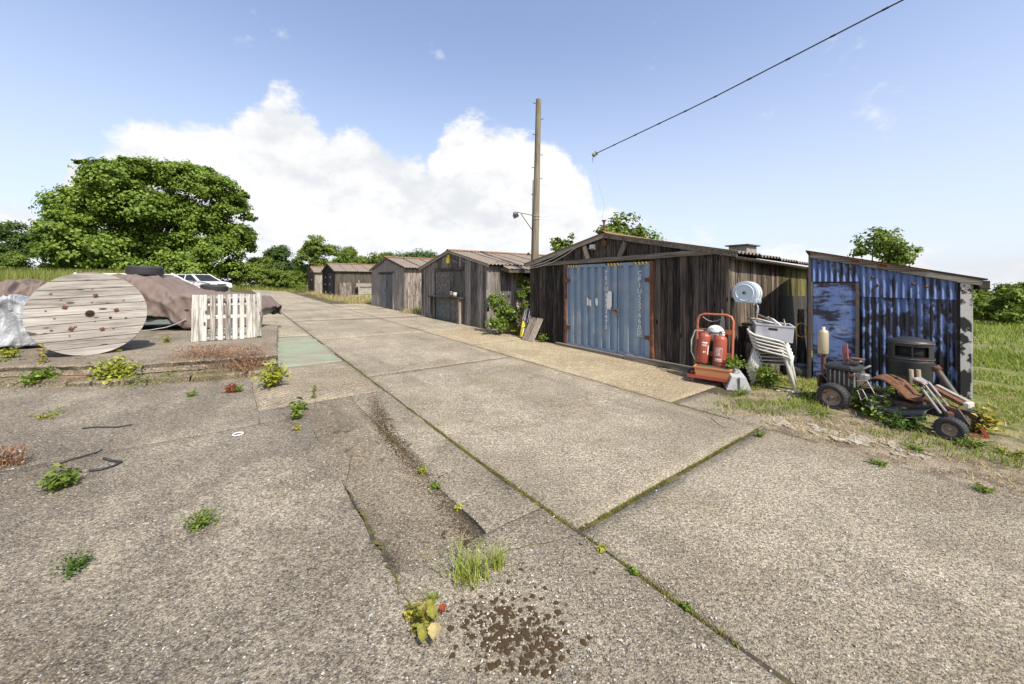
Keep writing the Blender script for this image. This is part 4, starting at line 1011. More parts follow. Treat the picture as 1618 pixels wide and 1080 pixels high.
def car(label, loc, rz, L=4.1, Wd=1.66, Hh=1.38, paint='white_paint', wheels=True, hatch=True, tilt=0, body_only=False):
    root = thing('parked_car', label, 'car', loc, 0, rot=(tilt, 0, rz)); h = Wd / 2
    wbx = (-L * .5 + .78, L * .5 - .82); wr_ = .3; ar = .36; sill = .2
    # body side with arches: polygon in x,z
    low = [(-L / 2 + .05, .32)]
    for wx in wbx:
        low += [(wx - ar - .02, sill)] + [(wx + ar * math.cos(q), .30 + ar * math.sin(q)) for q in np.linspace(math.pi, 0, 9)] + [(wx + ar + .02, sill)]
    low += [(L / 2 - .06, .3)]
    up = [(L / 2, .42), (L / 2 - .02, .6), (L / 2 - .1, .72), (L / 2 - .5, .79), (L / 2 - 1.15, .88), (-L / 2 + .35, .93), (-L / 2 + .04, .9), (-L / 2, .6)]
    pl = low + up
    mb = MB(); n = len(pl); secs = [(-h, 0.0), (-h + .06, .0), (h - .06, .0), (h, 0.0)]
    V = []
    for yy, k in ((-h + .07, 1), (-h, 0), (h, 0), (h - .07, 1)):
        for x, z in pl:
            zz = z; xx = x
            y2 = yy
            if k == 0 and z > .8: y2 = yy * .965
            if abs(yy) < h and z > .7: zz = z + .02
            V.append((xx, y2, zz))
    f = [(i + r_ * n, (i + 1) % n + r_ * n, (i + 1) % n + (r_ + 1) * n, i + (r_ + 1) * n) for r_ in range(3) for i in range(n)]
    mb.add(V, f + [tuple(range(n))[::-1], tuple(range(3 * n, 4 * n))], False)
    body = obj('body', mb, M[paint], root)
    for yy in (-1, 1):
        obj('side_trim', MB().box((0, yy * (h + .004), .52), (wbx[1] - wbx[0] - 2 * ar - .05, .016, .05)), M['black_plastic'], body)
        obj('sill', MB().box((0, yy * (h - .02), .24), (wbx[1] - wbx[0] - 2 * ar - .05, .06, .12)), M[paint], body)
    obj('bumper', MB().bbox((L / 2 - .02, 0, .45), (.14, Wd * .96, .16), .03), M[paint], body); obj('bumper', MB().bbox((-L / 2 + .02, 0, .45), (.14, Wd * .96, .16), .03), M[paint], body)
    if not body_only:
        xr0, xr1 = (-L / 2 + .55, L / 2 - 2.05); bx0, bx1 = -L / 2 + .12, L / 2 - 1.18; hb = h * .95; hr = h * .74; zb, zr = .9, Hh
        ro = MB(); ro.bbox(((xr0 + xr1) / 2, 0, zr - .015), (xr1 - xr0 + .1, hr * 2 + .06, .05), .024); roof_ = obj('roof', ro, M[paint], root)
        mid = (xr0 + xr1) / 2 + .1; midb = mid + .02
        for nm, q in (('windscreen', [(bx1, -hb, zb), (bx1, hb, zb), (xr1, hr, zr), (xr1, -hr, zr)]), ('rear_window', [(bx0, hb, zb), (bx0, -hb, zb), (xr0, -hr, zr), (xr0, hr, zr)])):
            v = np.array(q); obj(nm, MB().add(np.concatenate((v, v * .99 + [0, 0, .005])), [(0, 1, 2, 3), (7, 6, 5, 4), (0, 4, 5, 1), (1, 5, 6, 2), (2, 6, 7, 3), (3, 7, 4, 0)]), M['glass'], root)
        for sg in (-1, 1):
            for a0, a1, c0, c1 in ((bx0, midb, xr0, mid), (midb, bx1, mid, xr1)):
                v = np.array([(a0, sg * hb, zb), (a1, sg * hb, zb), (c1, sg * hr, zr), (c0, sg * hr, zr)]); w2 = v.copy(); w2[:, 1] *= .98
                wdw = obj('side_window', MB().add(np.concatenate((v, w2)), [(0, 1, 2, 3), (7, 6, 5, 4), (0, 4, 5, 1), (1, 5, 6, 2), (2, 6, 7, 3), (3, 7, 4, 0)]), M['glass'], root)
            for (p0, p1, wd) in (((bx0, zb), (xr0, zr), .11), ((midb, zb), (mid, zr), .07), ((bx1, zb), (xr1, zr), .13)):
                obj('pillar', MB().beam((p0[0], sg * hb * 1.003, p0[1] - .03), (p1[0], sg * hr * 1.003, p1[1]), .05, wd, up=(1, 0, 0)), M[paint], root)
            obj('roof_rail', MB().beam((xr0, sg * hr, zr - .01), (xr1, sg * hr, zr - .01), .05, .05), M[paint], root)
            obj('mirror', MB().bbox((bx1 - .42, sg * (hb + .09), zb + .07), (.1, .16, .11), .02), M['black_plastic'], root)
            obj('headlight', MB().bbox((L / 2 - .06, sg * (h - .25), .62), (.06, .32, .12), .015), M['lens'], root)
            obj('door_handle', MB().box((midb + .12, sg * (h * .985 + .008), .78), (.12, .02, .03)), M['black_plastic'], root)
            obj('door_seam', MB().box((midb - .05, sg * (h + .0015), .58), (.008, .006, .6)), M['darkness'], root)
        obj('grille', MB().box((L / 2 - .03, 0, .62), (.04, .7, .1)), M['black_plastic'], root)
        obj('wiper_cowl', MB().box((bx1 + .05, 0, zb + .0), (.12, Wd * .84, .03), Matrix.Rotation(.1, 3, 'Y')), M['black_plastic'], root)
    if wheels:
        for wx in wbx:
            for sg in (-1, 1): wheel(root, wx, sg * (h - .1), .3, wr_, .18, 'steel', sg, tread=False)
    else:
        for wx in wbx: obj('axle_stand', MB().box((wx, 0, .1), (.25, Wd * .7, .28)), M['dark_steel'], root)
    return root
CR = R(14)
# car under the brown cover: grey-green body, then the cover as its own thing
cc = np.array((-9.2, 10.38)); cover_rz = R(13)
ccar = car('grey green car hidden under a brown cover', (cc[0], cc[1], SZ), cover_rz, 4.3, 1.66, 1.36, 'car_green', body_only=True)
def drape(L, h, prof_, hem, seed, wr=1.0):
    """cloth over a car: prof_(u)->(top z, half width), hem(u)->bottom z on the near side"""
    r = np.random.default_rng(seed); nu, nv = 170, 130; P = np.zeros((nu, nv, 3)); ph = r.uniform(0, 6.28, 40); fr = r.uniform(2, 14, 40)
    for i in range(nu):
        u = i / (nu - 1); x = -L / 2 + u * L; zt, hw = prof_(u); zb = hem(u)
        for j in range(nv):
            v = j / (nv - 1) * 2 - 1; a = abs(v); sg = -1 if v < 0 else 1
            if a < .55: y = hw * .78 * a / .55; z = zt - .02 * (a / .55) ** 2
            else:
                k = (a - .55) / .45; zb2 = zb if sg < 0 else .25
                belt = min(.8, zt - .05)
                kk = min(1, k / .45)
                if k < .45: y = hw * (.78 + .22 * math.sin(kk * math.pi / 2)); z = zt - .02 - (zt - .02 - belt) * kk ** 1.4
                else: k2 = (k - .45) / .55; y = hw * (1.0 + .05 * k2); z = belt - (belt - zb2) * k2
            P[i, j] = (x, sg * y, z)
    U = np.linspace(0, 1, nu)[:, None]; Vv = np.linspace(-1, 1, nv)[None]
    d_ = np.zeros((nu, nv))
    for k in range(34):
        c1 = fr[k] * 2.6; c2 = r.uniform(-9, 9); am = r.uniform(.3, 1) / (3 + fr[k] * .6)
        d_ += am * (1 - np.abs(np.sin(c1 * U + c2 * Vv + ph[k]))) ** 2.2
    d_ = (d_ - d_.mean()) * .26 * wr
    env = np.clip((np.abs(Vv) - .3) / .4, .15, 1)
    P[..., 1] += np.sign(Vv) * d_ * env; P[..., 2] += d_ * .45
    return P
def cprof(u):
    x = np.interp(u, [0, .03, .07, .14, .38, .44, .58, .66, .94, 1], [.5, .85, 1.02, 1.38, 1.42, 1.37, 1.0, .95, .82, .5]); return float(x), float(np.interp(u, [0, .06, .9, 1], [.7, .9, .88, .68]))
def chem(u): return float(np.interp(u, [0, .25, .35, .5, .56, .64, .9, 1], [.22, .26, .36, .38, .36, .05, .03, .12]))
cov = obj('car_cover', MB().grid(drape(4.75, 1.66, cprof, chem, 5)), M['brown_cover'], None, (cc[0], cc[1], SZ + .015), (0, 0, cover_rz), fix=False)
sol = cov.modifiers.new('thickness', 'SOLIDIFY'); sol.thickness = .006
tag(cov, 'brown fabric cover draped and creased over a car', 'car cover')
hem = MB().tube([(.75, -.95, .3), (.6, -.97, .2), (.35, -1.0, .1), (.0, -1.03, .04), (-.5, -1.05, .025)], .014, 6)
obj('hem', hem, M['silver_cover'], cov)
def tyre(label, loc, rot, r_, w_, group=None):
    t_ = thing('tyre', label, 'tyre', loc, 0, rot=rot)
    c_ = obj('carcass', MB().lathe([(r_ * .6, 0), (r_ * .86, -.0), (r_ * .97, w_ * .12), (r_, w_ * .3), (r_, w_ * .7), (r_ * .97, w_ * .88), (r_ * .86, w_), (r_ * .6, w_), (r_ * .56, w_ * .5), (r_ * .6, 0)], 44), M['black_rubber'], t_)
    gr = MB()
    for z in (.38, .5, .62): gr.tube([(r_ * math.cos(q) * 1.002, r_ * math.sin(q) * 1.002, w_ * z) for q in np.linspace(0, 6.283, 41)[:-1]], .006, 5, closed=True)
    for i in range(56):
        q = i * 2 * math.pi / 56
        for zz in (.2, .8): gr.box((r_ * .995 * math.cos(q), r_ * .995 * math.sin(q), w_ * zz), (.02, .025, w_ * .16), Matrix.Rotation(q, 3, 'Z'))
    obj('tread', gr, M['black_rubber'], t_, kind='stuff')
    return t_
tyre('fat black tyre lying flat on the brown car cover', (-9.84, 10.18, SZ + 1.425), (0, R(2), 0), .37, .25)
# white hatchback parked behind it
wc = np.array((-11.62, 12.35))
car('white car parked close behind the brown covered car', (wc[0], wc[1], SZ + .05), R(13), 4.3, 1.66, 1.45)
tq = wc + np.array((math.cos(R(13)), math.sin(R(13)))) * 1.72 + np.array((.1, -.25))
tyre('black tyre resting on the white bonnet behind the pallet', (tq[0] + .05, tq[1], SZ + .95), (0, R(6), R(13)), .36, .2)
# far white car on the rising ground, wheels off
fc = gpt(318, 460.5)
car('far white hatchback without wheels below the trees', (fc[0], fc[1], fc[2] - .08), R(-14), 4.0, 1.62, 1.38, wheels=False)
# second covered car at the left edge: silver sheet over the front, brown tarp over the roof
c2 = np.array((-10.6, 7.15))
c2car = car('car shrouded in silver and brown sheets', (c2[0], c2[1], SZ), R(38), 4.0, 1.62, 1.3, 'car_green', body_only=True)
def p2(u): return float(np.interp(u, [0, .1, .3, .6, .8, .95, 1], [.6, .8, .9, .98, .95, .8, .5])), float(np.interp(u, [0, .1, .9, 1], [.6, .9, .92, .75]))
sh2 = obj('silver_sheet', MB().grid(drape(3.3, 1.62, p2, lambda u: .04, 9, 1.5)), M['silver_cover'], None, (c2[0] + .5, c2[1] + .25, SZ + .015), (0, 0, R(38)), fix=False)
sh2.modifiers.new('thickness', 'SOLIDIFY').thickness = .006
tag(sh2, 'crumpled silver sheet over the car beside the drum', 'sheet')
def p3(u): return float(np.interp(u, [0, .1, .5, .85, 1], [.9, 1.12, 1.2, 1.16, .95])), float(np.interp(u, [0, .2, .8, 1], [.7, .85, .85, .6]))
sh3 = obj('brown_tarpaulin', MB().grid(drape(2.6, 1.62, p3, lambda u: .85 + .08 * math.sin(u * 9), 12, 1.6)), M['brown_cover'], None, (c2[0] + .35, c2[1] + .65, SZ + .04), (0, 0, R(38)), fix=False)
sh3.modifiers.new('thickness', 'SOLIDIFY').thickness = .006
tag(sh3, 'crumpled brown tarpaulin heaped above the silver sheet', 'tarpaulin')

# ------------------------------------------------------------------ between the garages
cn = gpt(827, 533)
cone = thing('traffic_cone', 'yellow traffic cone beside the leaning boards', 'cone', cn, .3)
obj('body', MB().lathe([(.11, .03), (.105, .04), (.032, .46), (.02, .465), (0, .465)], 20), M['yellow'], cone)
obj('base', MB().bbox((0, 0, .015), (.27, .27, .03), .01), M['dark_steel'], cone)
obj('emblem', MB().lathe([(.0735, .225), (.0665, .262)], 20), M['white'], cone)
def thick_board(label, a, b, w_, name='leaning_board'):
    o_ = obj(name, MB().beam((0, 0, 0), np.array(b) - np.array(a), w_, .03, up=(-TD[0], -TD[1], 0), jit=.003), M['beam_z'], None, a); return tag(o_, label, 'board', 'boards leaning on the black garage')
for k, s_ in enumerate((7.72, 7.98)):
    p0 = st2w(s_, 6.4); p1 = st2w(s_ - .05, 6.70); z = float(gz(*p0))
    thick_board(['short leaning board nearer the container doors', 'short leaning board nearer the yellow cone'][k], (p0[0], p0[1], z + .005), (p1[0], p1[1], z + .6), .2)
gp_ = at(831, 498, 10.5)
gr = thing('wire_grille', 'round navy wire grille propped in the shrub behind the cone', 'grille', gp_ - np.array((0, 0, .18)), 0, rot=(R(-12), R(18), R(20)))
obj('hoop', MB().tube([(.13 * math.cos(q), 0, .19 + .2 * math.sin(q)) for q in np.linspace(0, 6.283, 25)[:-1]], .014, 6, closed=True), M['navy'], gr)
for x in np.linspace(-.09, .09, 5):
    hh = .2 * math.sqrt(1 - (x / .13) ** 2); obj('bar', MB().tube([(x, 0, .19 - hh), (x, 0, .19 + hh)], .008, 5), M['pale_cable'] if abs(x) > .04 else M['navy'], gr)
obj('stem', MB().tube([(0, 0, 0), (0.02, 0.02, -.62)], .012, 6), M['navy'], gr)
bz = gpt(768, 524); q = (bz[0], bz[1], bz[2])
br = thing('rag_stick', 'stick with a dark blue rag against the grey garage', 'stick', q)
obj('stick', MB().tube([(0, 0, 0), (.02, .12, 1.3)], .014, 6), M['beam_z'], br)
P = np.array([[(.02 + (.045 + .03 * math.sin(5 * u + a * 2)) * math.cos(a) * (1.1 - .5 * u), .1 + (.04 + .015 * math.sin(7 * u + a)) * math.sin(a), .62 + .42 * u) for a in np.linspace(0, 6.283, 15)] for u in np.linspace(0, 1, 9)])
obj('rag', MB().grid(P), M['navy'], br)

# ------------------------------------------------------------------ corner clutter
# hose reel on the side wall
hr_ = at(1180, 463, 6.34)
reel = thing('hose_reel', 'pale blue hose reel bracketed on the garage corner', 'hose reel', hr_, SROT)
r_ = .2
def dshape(k=1.0): return [(r_ * k * math.cos(q), r_ * k * math.sin(q)) for q in np.linspace(R(-35), R(205), 26)] + [(-r_ * k * .95, -r_ * k * .78), (r_ * k * .7, -r_ * k * .78)]
obj('casing', MB().prism(dshape(), 1, -.09, .075, smooth=True), M['pale_blue'], reel)
obj('face_plate', MB().prism(dshape(.93), 1, .076, .095), M['pale_blue'], reel)
obj('face_ring', MB().tube([(.135 * math.cos(q), .098, .135 * math.sin(q) + .01) for q in np.linspace(0, 6.283, 33)[:-1]], .009, 6, closed=True), M['pale_blue'], reel)
obj('hub', MB().lathe([(0, .02), (.022, .02), (.022, 0)], 12, TR(0, .095, .01) @ RX(-math.pi / 2)), M['black_plastic'], reel)
obj('edge_band', MB().prism(dshape(1.03), 1, -.02, .005), M['white_plastic'], reel)
obj('bracket', MB().box((.22, 0, .02), (.1, .12, .2)), M['white_plastic'], reel)
hp = [(-.14, 0, -.15), (-.17, .01, -.22), (-.16, .02, -.3), (-.15, 0, -.4), (-.1, -.02, -.48), (-.18, -.05, -.5)]
obj('hose', MB().tube(hp, .011, 7), M['white_plastic'], reel)
obj('connector', MB().tube([(-.17, .012, -.24), (-.16, .02, -.32)], .02, 8), M['container'], reel)
# wall shelf and old boards behind the chairs
bp = at(1196, 512, 6.55)
box_ = thing('wooden_cupboard', 'low dark wooden cupboard behind the plastic chairs', 'cupboard', (*st2w(2.7, 7.25), 0.01), SROT)
obj('carcass', MB().bbox((0, -.4, .44), (.32, .8, .88), .01), M['side_board'], box_)
obj('lid', MB().box((-.02, -.4, .905), (.42, .92, .05), jit=.005), M['dark_beam'], box_)
pk = tag(obj('split_log_board', MB().beam((0, 0, 0), (.06, .1, .62), .16, .06, jit=.012), M['grey_board'], None, (*st2w(2.66, 6.98), .01)), 'rough grey board standing beside the red trolley', 'board')

# extinguisher trolley
tl = st2w(3.03, 6.42)
tro = thing('extinguisher_trolley', 'red tubular trolley holding two fire extinguishers', 'trolley', (tl[0], tl[1], .0), math.atan2(-.8, .6) + R(12))
# local x to the right along the wall, y away from the viewer (towards the shed)
w2, tz = .27, 1.1
fr_ = [(-w2, .02, .1), (-w2, .12, .75), (-w2, .155, tz - .1), (-w2 + .03, .165, tz - .03), (-w2 + .1, .17, tz), (w2 - .1, .17, tz), (w2 - .03, .165, tz - .03), (w2, .155, tz - .1), (w2, .12, .75), (w2, .02, .1)]
obj('frame', MB().tube(fr_, .02, 8), M['orange_red'], tro)
for z, y in ((.82, .125), (.45, .075)): obj('cross_bar', MB().beam((-w2, y, z), (w2, y, z), .02, .075), M['orange_red'], tro)
pan = obj('base_pan', MB().bbox((0, -.08, .1), (.62, .42, .025), .01).box((0, -.29, .115), (.62, .012, .05)), M['red'], tro)
for x in (-.24, .24): obj('foot', MB().tube([(x, -.26, .09), (x, -.26, .0)], .014, 6), M['red'], tro)
for x in (-.33, .33): wheel(tro, x, .07, .09, .085, .05, 'red', 1, tread=False); 
for ch in tro.children:
    pass
sg = obj('sign_disc', MB().lathe([(0, .008), (.14, .008), (.14, 0), (0, 0)], 26, TR(.02, .1, .79) @ RX(math.pi / 2)), M['white'], tro)
obj('sign_mark', MB().lathe([(0, .004), (.035, .004), (.035, 0), (0, 0)], 14, TR(.03, .091, .74) @ RX(math.pi / 2)), M['dark_steel'], sg)
def extinguisher(label, x, z, h, r_, lean):
    p = np.array(tl); c_, s_ = math.cos(math.atan2(-.8, .6) + R(12)), math.sin(math.atan2(-.8, .6) + R(12))
    y = -.03
    e = thing('fire_extinguisher', label, 'extinguisher', (p[0] + x * c_ - y * s_, p[1] + x * s_ + y * c_, z), 0, 'extinguishers on the trolley', rot=(R(-6), lean, math.atan2(-.8, .6) + R(12)))
    obj('cylinder', MB().lathe([(0, 0), (r_ * .94, 0), (r_, .012), (r_, h * .86), (r_ * .93, h * .93), (r_ * .6, h * .985), (.02, h)], 26), M['red'], e)
    v_ = obj('valve', MB().lathe([(.022, h), (.026, h + .01), (.022, h + .05), (0, h + .055)], 12), M['steel'], e)
    obj('handle', MB().beam((-.015, -.02, h + .055), (.12, -.0, h + .085), .022, .01).beam((-.015, -.02, h + .04), (.1, -.0, h + .03), .02, .01), M['black_plastic'], v_)
    obj('hose', MB().tube([(-.02, -.01, h + .03), (-r_ - .06, -.01, h + .02), (-r_ - .11, 0, h - .15), (-r_ - .09, 0, h * .3), (-r_ - .02, -.01, .03)], .012, 7), M['pale_cable'] if x < 0 else M['cable'], e)
    def patch(a0, a1, z0, z1, k=1.008):
        A = np.linspace(a0, a1, 10); P = np.array([[(r_ * k * math.cos(q), r_ * k * math.sin(q), z_) for z_ in (z0, z1)] for q in A]); return MB().grid(P)
    m0 = -math.pi / 2
    if x > 0:
        b_ = MB()
        for a0, a1, z0, z1 in ((-.55, .55, .62, .632), (-.55, .55, .25, .262), (-.55, -.52, .25, .63), (.52, .55, .25, .63)): b_.grid(np.array([[(r_ * 1.008 * math.cos(m0 + q), r_ * 1.008 * math.sin(m0 + q), h * zz) for zz in (z0, z1)] for q in np.linspace(a0, a1, 8)]))
        for k in range(6): b_.grid(np.array([[(r_ * 1.008 * math.cos(m0 + q), r_ * 1.008 * math.sin(m0 + q), h * zz) for zz in (.58 - k * .035, .592 - k * .035)] for q in np.linspace(-.45, .3 + .1 * math.sin(k * 3), 8)]))
        for k in range(3): b_.grid(np.array([[(r_ * 1.008 * math.cos(m0 + q), r_ * 1.008 * math.sin(m0 + q), h * zz) for zz in (.28, .33)] for q in np.linspace(-.4 + k * .3, -.22 + k * .3, 4)]))
        obj('label_print', b_, M['white'], e, kind='stuff')
    else:
        b_ = MB()
        for a0, a1, z0, z1 in ((-.1, .8, .66, .7), (-.1, .75, .6, .615), (-.05, .7, .57, .583), (.2, .4, .35, .4), (.5, .62, .36, .4)): b_.grid(np.array([[(r_ * 1.008 * math.cos(m0 + q), r_ * 1.008 * math.sin(m0 + q), h * zz) for zz in (z0, z1)] for q in np.linspace(a0, a1, 8)]))
        obj('label_print', b_, M['white'], e, kind='stuff')
        obj('white_panel', MB().grid(np.array([[(r_ * 1.006 * math.cos(m0 + q), r_ * 1.006 * math.sin(m0 + q), h * zz) for zz in (.3, .6)] for q in np.linspace(.95, 1.15, 4)])), M['white'], e)
    return e
extinguisher('red extinguisher with a looping pale hose on the trolley', -.155, .3, .50, .092, R(4))
extinguisher('red extinguisher with a boxed white print on the trolley', .1, .22, .56, .1, R(1))
# planter trough on the pan
c_, s_ = math.cos(tro.rotation_euler[2]), math.sin(tro.rotation_euler[2]); pp = (tl[0] + .04 * c_ + .17 * s_, tl[1] + .04 * s_ - .17 * c_)
plt_ = thing('planter', 'terracotta trough with weeds on the red trolley', 'planter', (pp[0], pp[1], .115), tro.rotation_euler[2] + R(3))
obj('trough', MB().box((0, 0, .075), (.46, .17, .15), taper=1.12).box((0, 0, .152), (.54, .205, .02)), M['terracotta'], plt_)
obj('soil', MB().box((0, 0, .158), (.47, .15, .02)), M['joint'], plt_)
# cement chute: two trapezoid lengths lying one on the other
ch = gpt(1167, 616)
cr_ = math.atan2(-.8, .6) + R(70)
wd = thing('cement_chute', 'two grey cement trough lengths lying beside the trolley', 'cement blocks', (ch[0], ch[1], 0), math.atan2(.78, .3))
for k, (x0, x1, hh, ww, o_) in enumerate(((-.05, .42, .2, .17, 0), (.3, .62, .27, .14, .02))):
    mb = MB(); b_ = .15 if k == 0 else .12
    V = []
    for x, hz_ in ((x0, hh), (x1, hh + (.02 if k == 0 else 0))): V += [(x, -ww, .0), (x, ww, .0), (x + .02, ww * .55, hz_), (x + .02, -ww * .55, hz_)]
    mb.add(V, [(0, 1, 2, 3), (7, 6, 5, 4), (0, 4, 5, 1), (1, 5, 6, 2), (2, 6, 7, 3), (3, 7, 4, 0)])
    obj('trough_length', mb, M['cement_pale'], wd, (0, o_, 0))
mb = MB().box((-.075, 0, .1), (.012, .02, .2)); obj('joint_line', mb, M['dark_steel'], wd, (.028, 0, 0))

M['chair_plastic'] = m_plain('chalky_white_plastic', (.6, .575, .51), .5, var=.35, dirt=(.3, .26, .19), dirtamt=.4)
# stack of plastic chairs (x forward)
def chair(label, loc, rz, group):
    c = thing('plastic_chair', label, 'chair', loc, rz, group); k = .86
    def sweep(pts, wv, th, name, par=c):
        p = np.array(pts) * k; n = len(p); tan = np.gradient(p, axis=0); tan /= np.linalg.norm(tan, axis=1, keepdims=True)
        mb = MB()
        side_ = np.cross(tan, (0, 0, 1.)); side_ = np.where(np.linalg.norm(side_, axis=1, keepdims=True) < .2, [[0, 1., 0]], side_); side_ /= np.linalg.norm(side_, axis=1, keepdims=True)
        nn = np.cross(side_, tan); a = [(1, 1), (1, -1), (-1, -1), (-1, 1)]
        V = np.concatenate([np.array([p[i] + side_[i] * sx * wv / 2 + nn[i] * sz * th / 2 for sx, sz in a]) for i in range(n)])
        f = [(i * 4 + j, i * 4 + (j + 1) % 4, i * 4 + 4 + (j + 1) % 4, i * 4 + 4 + j) for i in range(n - 1) for j in range(4)] + [(3, 2, 1, 0), (n * 4 - 4, n * 4 - 3, n * 4 - 2, n * 4 - 1)]
        mb.add(V, f, True); return obj(name, mb, M['chair_plastic'], par)
    P = []
    for x, z, w_ in ((.24, .37, .2), (.245, .40, .22), (.2, .415, .225), (0, .4, .225), (-.18, .385, .2), (-.22, .4, .19)):
        P.append([(x * k, y * w_ * k, z * k) for y in np.linspace(-1, 1, 7)])
    st_ = obj('seat', MB().grid(np.array(P)), M['chair_plastic'], c); st_.modifiers.new('t', 'SOLIDIFY').thickness = .006
    P = []
    for x, z, w_ in ((-.2, .4, .19), (-.24, .5, .2), (-.28, .62, .21), (-.315, .74, .2), (-.33, .79, .16)):
        P.append([((x + .05 * (y * y)) * k, y * w_ * k, z * k) for y in np.linspace(-1, 1, 9)])
    bk_ = obj('backrest', MB().grid(np.array(P)), M['chair_plastic'], c); bk_.modifiers.new('t', 'SOLIDIFY').thickness = .006
    for sg in (-1, 1):
        sweep([(-.3, sg * .2, .76), (-.26, sg * .25, .7), (-.17, sg * .275, .655), (.02, sg * .285, .62), (.18, sg * .28, .59), (.25, sg * .265, .56), (.285, sg * .26, .5)], .055, .026, 'armrest')
        sweep([(.285, sg * .26, .52), (.27, sg * .24, .38), (.30, sg * .25, .2), (.33, sg * .265, .0)], .07, .035, 'leg')
        sweep([(-.2, sg * .19, .42), (-.24, sg * .22, .25), (-.31, sg * .25, .0)], .07, .035, 'leg')
    return c
cl = gpt(1222, 606); fz = math.atan2(-.62, .78)
for i in range(5):
    chair(['bottom white plastic chair, its legs on the dirt', 'second white plastic chair up from the dirt', 'middle white plastic chair of the stack', 'white plastic chair just below the top one', 'topmost white plastic chair, directly under the grey crate'][i], (cl[0] - .07 * i * math.cos(fz) * .25, cl[1] - .07 * i * math.sin(fz) * .25, .005 + i * .055), fz, 'stacked garden chairs')
ck = np.array((cl[0] - .02, cl[1] + .02)); cz = .72
cr = thing('plastic_crate', 'grey plastic crate of metal scrap on the chairs', 'crate', (ck[0], ck[1], cz), math.atan2(-.5, .86), )
cr.rotation_euler = (R(3), R(4), math.atan2(-.42, .9))
Lc, Wc, Hc = .5, .34, .25
for n_, c_, d2 in (('side_panel', (0, -Wc / 2, Hc / 2), (Lc, .012, Hc)), ('side_panel', (0, Wc / 2, Hc / 2), (Lc, .012, Hc)), ('end_panel', (-Lc / 2, 0, Hc / 2), (.012, Wc - .014, Hc)), ('end_panel', (Lc / 2, 0, Hc / 2), (.012, Wc - .014, Hc)), ('floor_panel', (0, 0, .01), (Lc - .02, Wc - .02, .012))):
    pn = obj(n_, MB().bbox(c_, d2, .003), M['grey_plastic'], cr)
    if n_ == 'side_panel' and c_[1] < 0: obj('hand_hole', MB().bbox((-.02, -Wc / 2 - .007, Hc - .06), (.12, .004, .035), .001), M['darkness'], pn)
rimm = MB()
for y in (-Wc / 2, Wc / 2): rimm.box((0, y, Hc), (Lc + .03, .028, .022))
for x in (-Lc / 2, Lc / 2): rimm.box((x, 0, Hc), (.028, Wc - .03, .022))
obj('rim', rimm, M['grey_plastic'], cr)
obj('corner_rib', MB().box((Lc / 2 + .008, -Wc / 2 + .06, Hc / 2), (.01, .02, Hc - .03)).box((Lc / 2 + .008, Wc / 2 - .06, Hc / 2), (.01, .02, Hc - .03)), M['grey_plastic'], cr)
for i, (a, b, r3) in enumerate((((-.36, .05, .3), (.05, .02, .25), .02), ((-.2, .14, .36), (.1, -.02, .2), .024), ((-.06, .12, .33), (.12, .05, .22), .026), ((.16, .1, .33), (.2, .02, .1), .012))):
    M4 = TR(*cr.location) @ cr.rotation_euler.to_matrix().to_4x4(); A = M4 @ Vector(a); B = M4 @ Vector(b)
    tag(obj('metal_pipe', MB().tube([(0, 0, 0), (B - A) * .4 + Vector((0, 0, .02)), B - A], r3, 8), M['steel'] if i != 1 else M['dark_steel'], None, A), ['pale bent pipe jutting from the grey crate', 'dark thick pipe across the grey crate', 'short fat pipe end inside the grey crate', 'thin upright rod in the grey crate corner'][i], 'pipe')
# alley between the sheds: wheel, sticks
wl = gpt(1263, 593)
aw = thing('alloy_wheel', 'grey alloy wheel lying in the dark gap between sheds', 'wheel', (wl[0], wl[1], .01))
obj('tyre', MB().lathe([(.15, .0), (.24, .0), (.27, .05), (.27, .13), (.24, .18), (.17, .18)], 28), M['black_rubber'], aw)
obj('rim', MB().lathe([(.18, .17), (.165, .18), (.16, .1)], 28), M['steel'], aw)
for q in range(5): obj('spoke', MB().beam((0, 0, .14), (.165 * math.cos(q * 1.2566), .165 * math.sin(q * 1.2566), .15), .05, .03), M['steel'], aw)
obj('hub', MB().lathe([(0, .165), (.05, .16), (.055, .13)], 14), M['steel'], aw)
for i, (px, py, hh, ln, m) in enumerate(((1268, 590, 1.15, .05, 'grey_board'), (1277, 588, .95, -.08, 'side_board'), (1262, 586, 1.05, .1, 'dark_board'))):
    a = gpt(px, py); tag(obj('upright_post', MB().beam((0, 0, 0), (ln, .1, hh), .07, .05, jit=.006), M[m], None, a), ['grey post upright in the dark gap', 'brown post upright in the dark gap', 'black post upright in the dark gap'][i], 'post')
a = at(1266, 521, 6.6); co = tag(obj('cable_coil', MB().tube([(.09 * math.cos(q) * (1 + .08 * math.sin(q * .37)), .01 * math.sin(q * .9), .12 * math.sin(q)) for q in np.linspace(0, 19, 60)], .007, 5), M['straw'] if False else M['yellow'], None, a), 'yellow cable coil hung on a post in the gap', 'cable')
hs_ = gpt(1245, 630)
tag(obj('ground_hose', MB().tube([(0, 0, .012), (.12, .12, .012), (.3, .1, .012), (.42, .2, .014), (.33, .36, .012), (.1, .38, .012)], .009, 6), M['pale_cable'], None, hs_), 'pale hose lying on dirt by the chairs', 'hose')
hs_ = gpt(1250, 621); tag(obj('flattened_bottle', MB().lathe([(0, 0), (.02, .0), (.024, .01), (.024, .12), (.01, .16), (0, .16)], 10, TR(0, 0, .02) @ RY(math.pi / 2) ), M['grey_plastic'], None, hs_, (0, 0, -.4)), 'crushed grey bottle on the ground by the chairs', 'bottle')

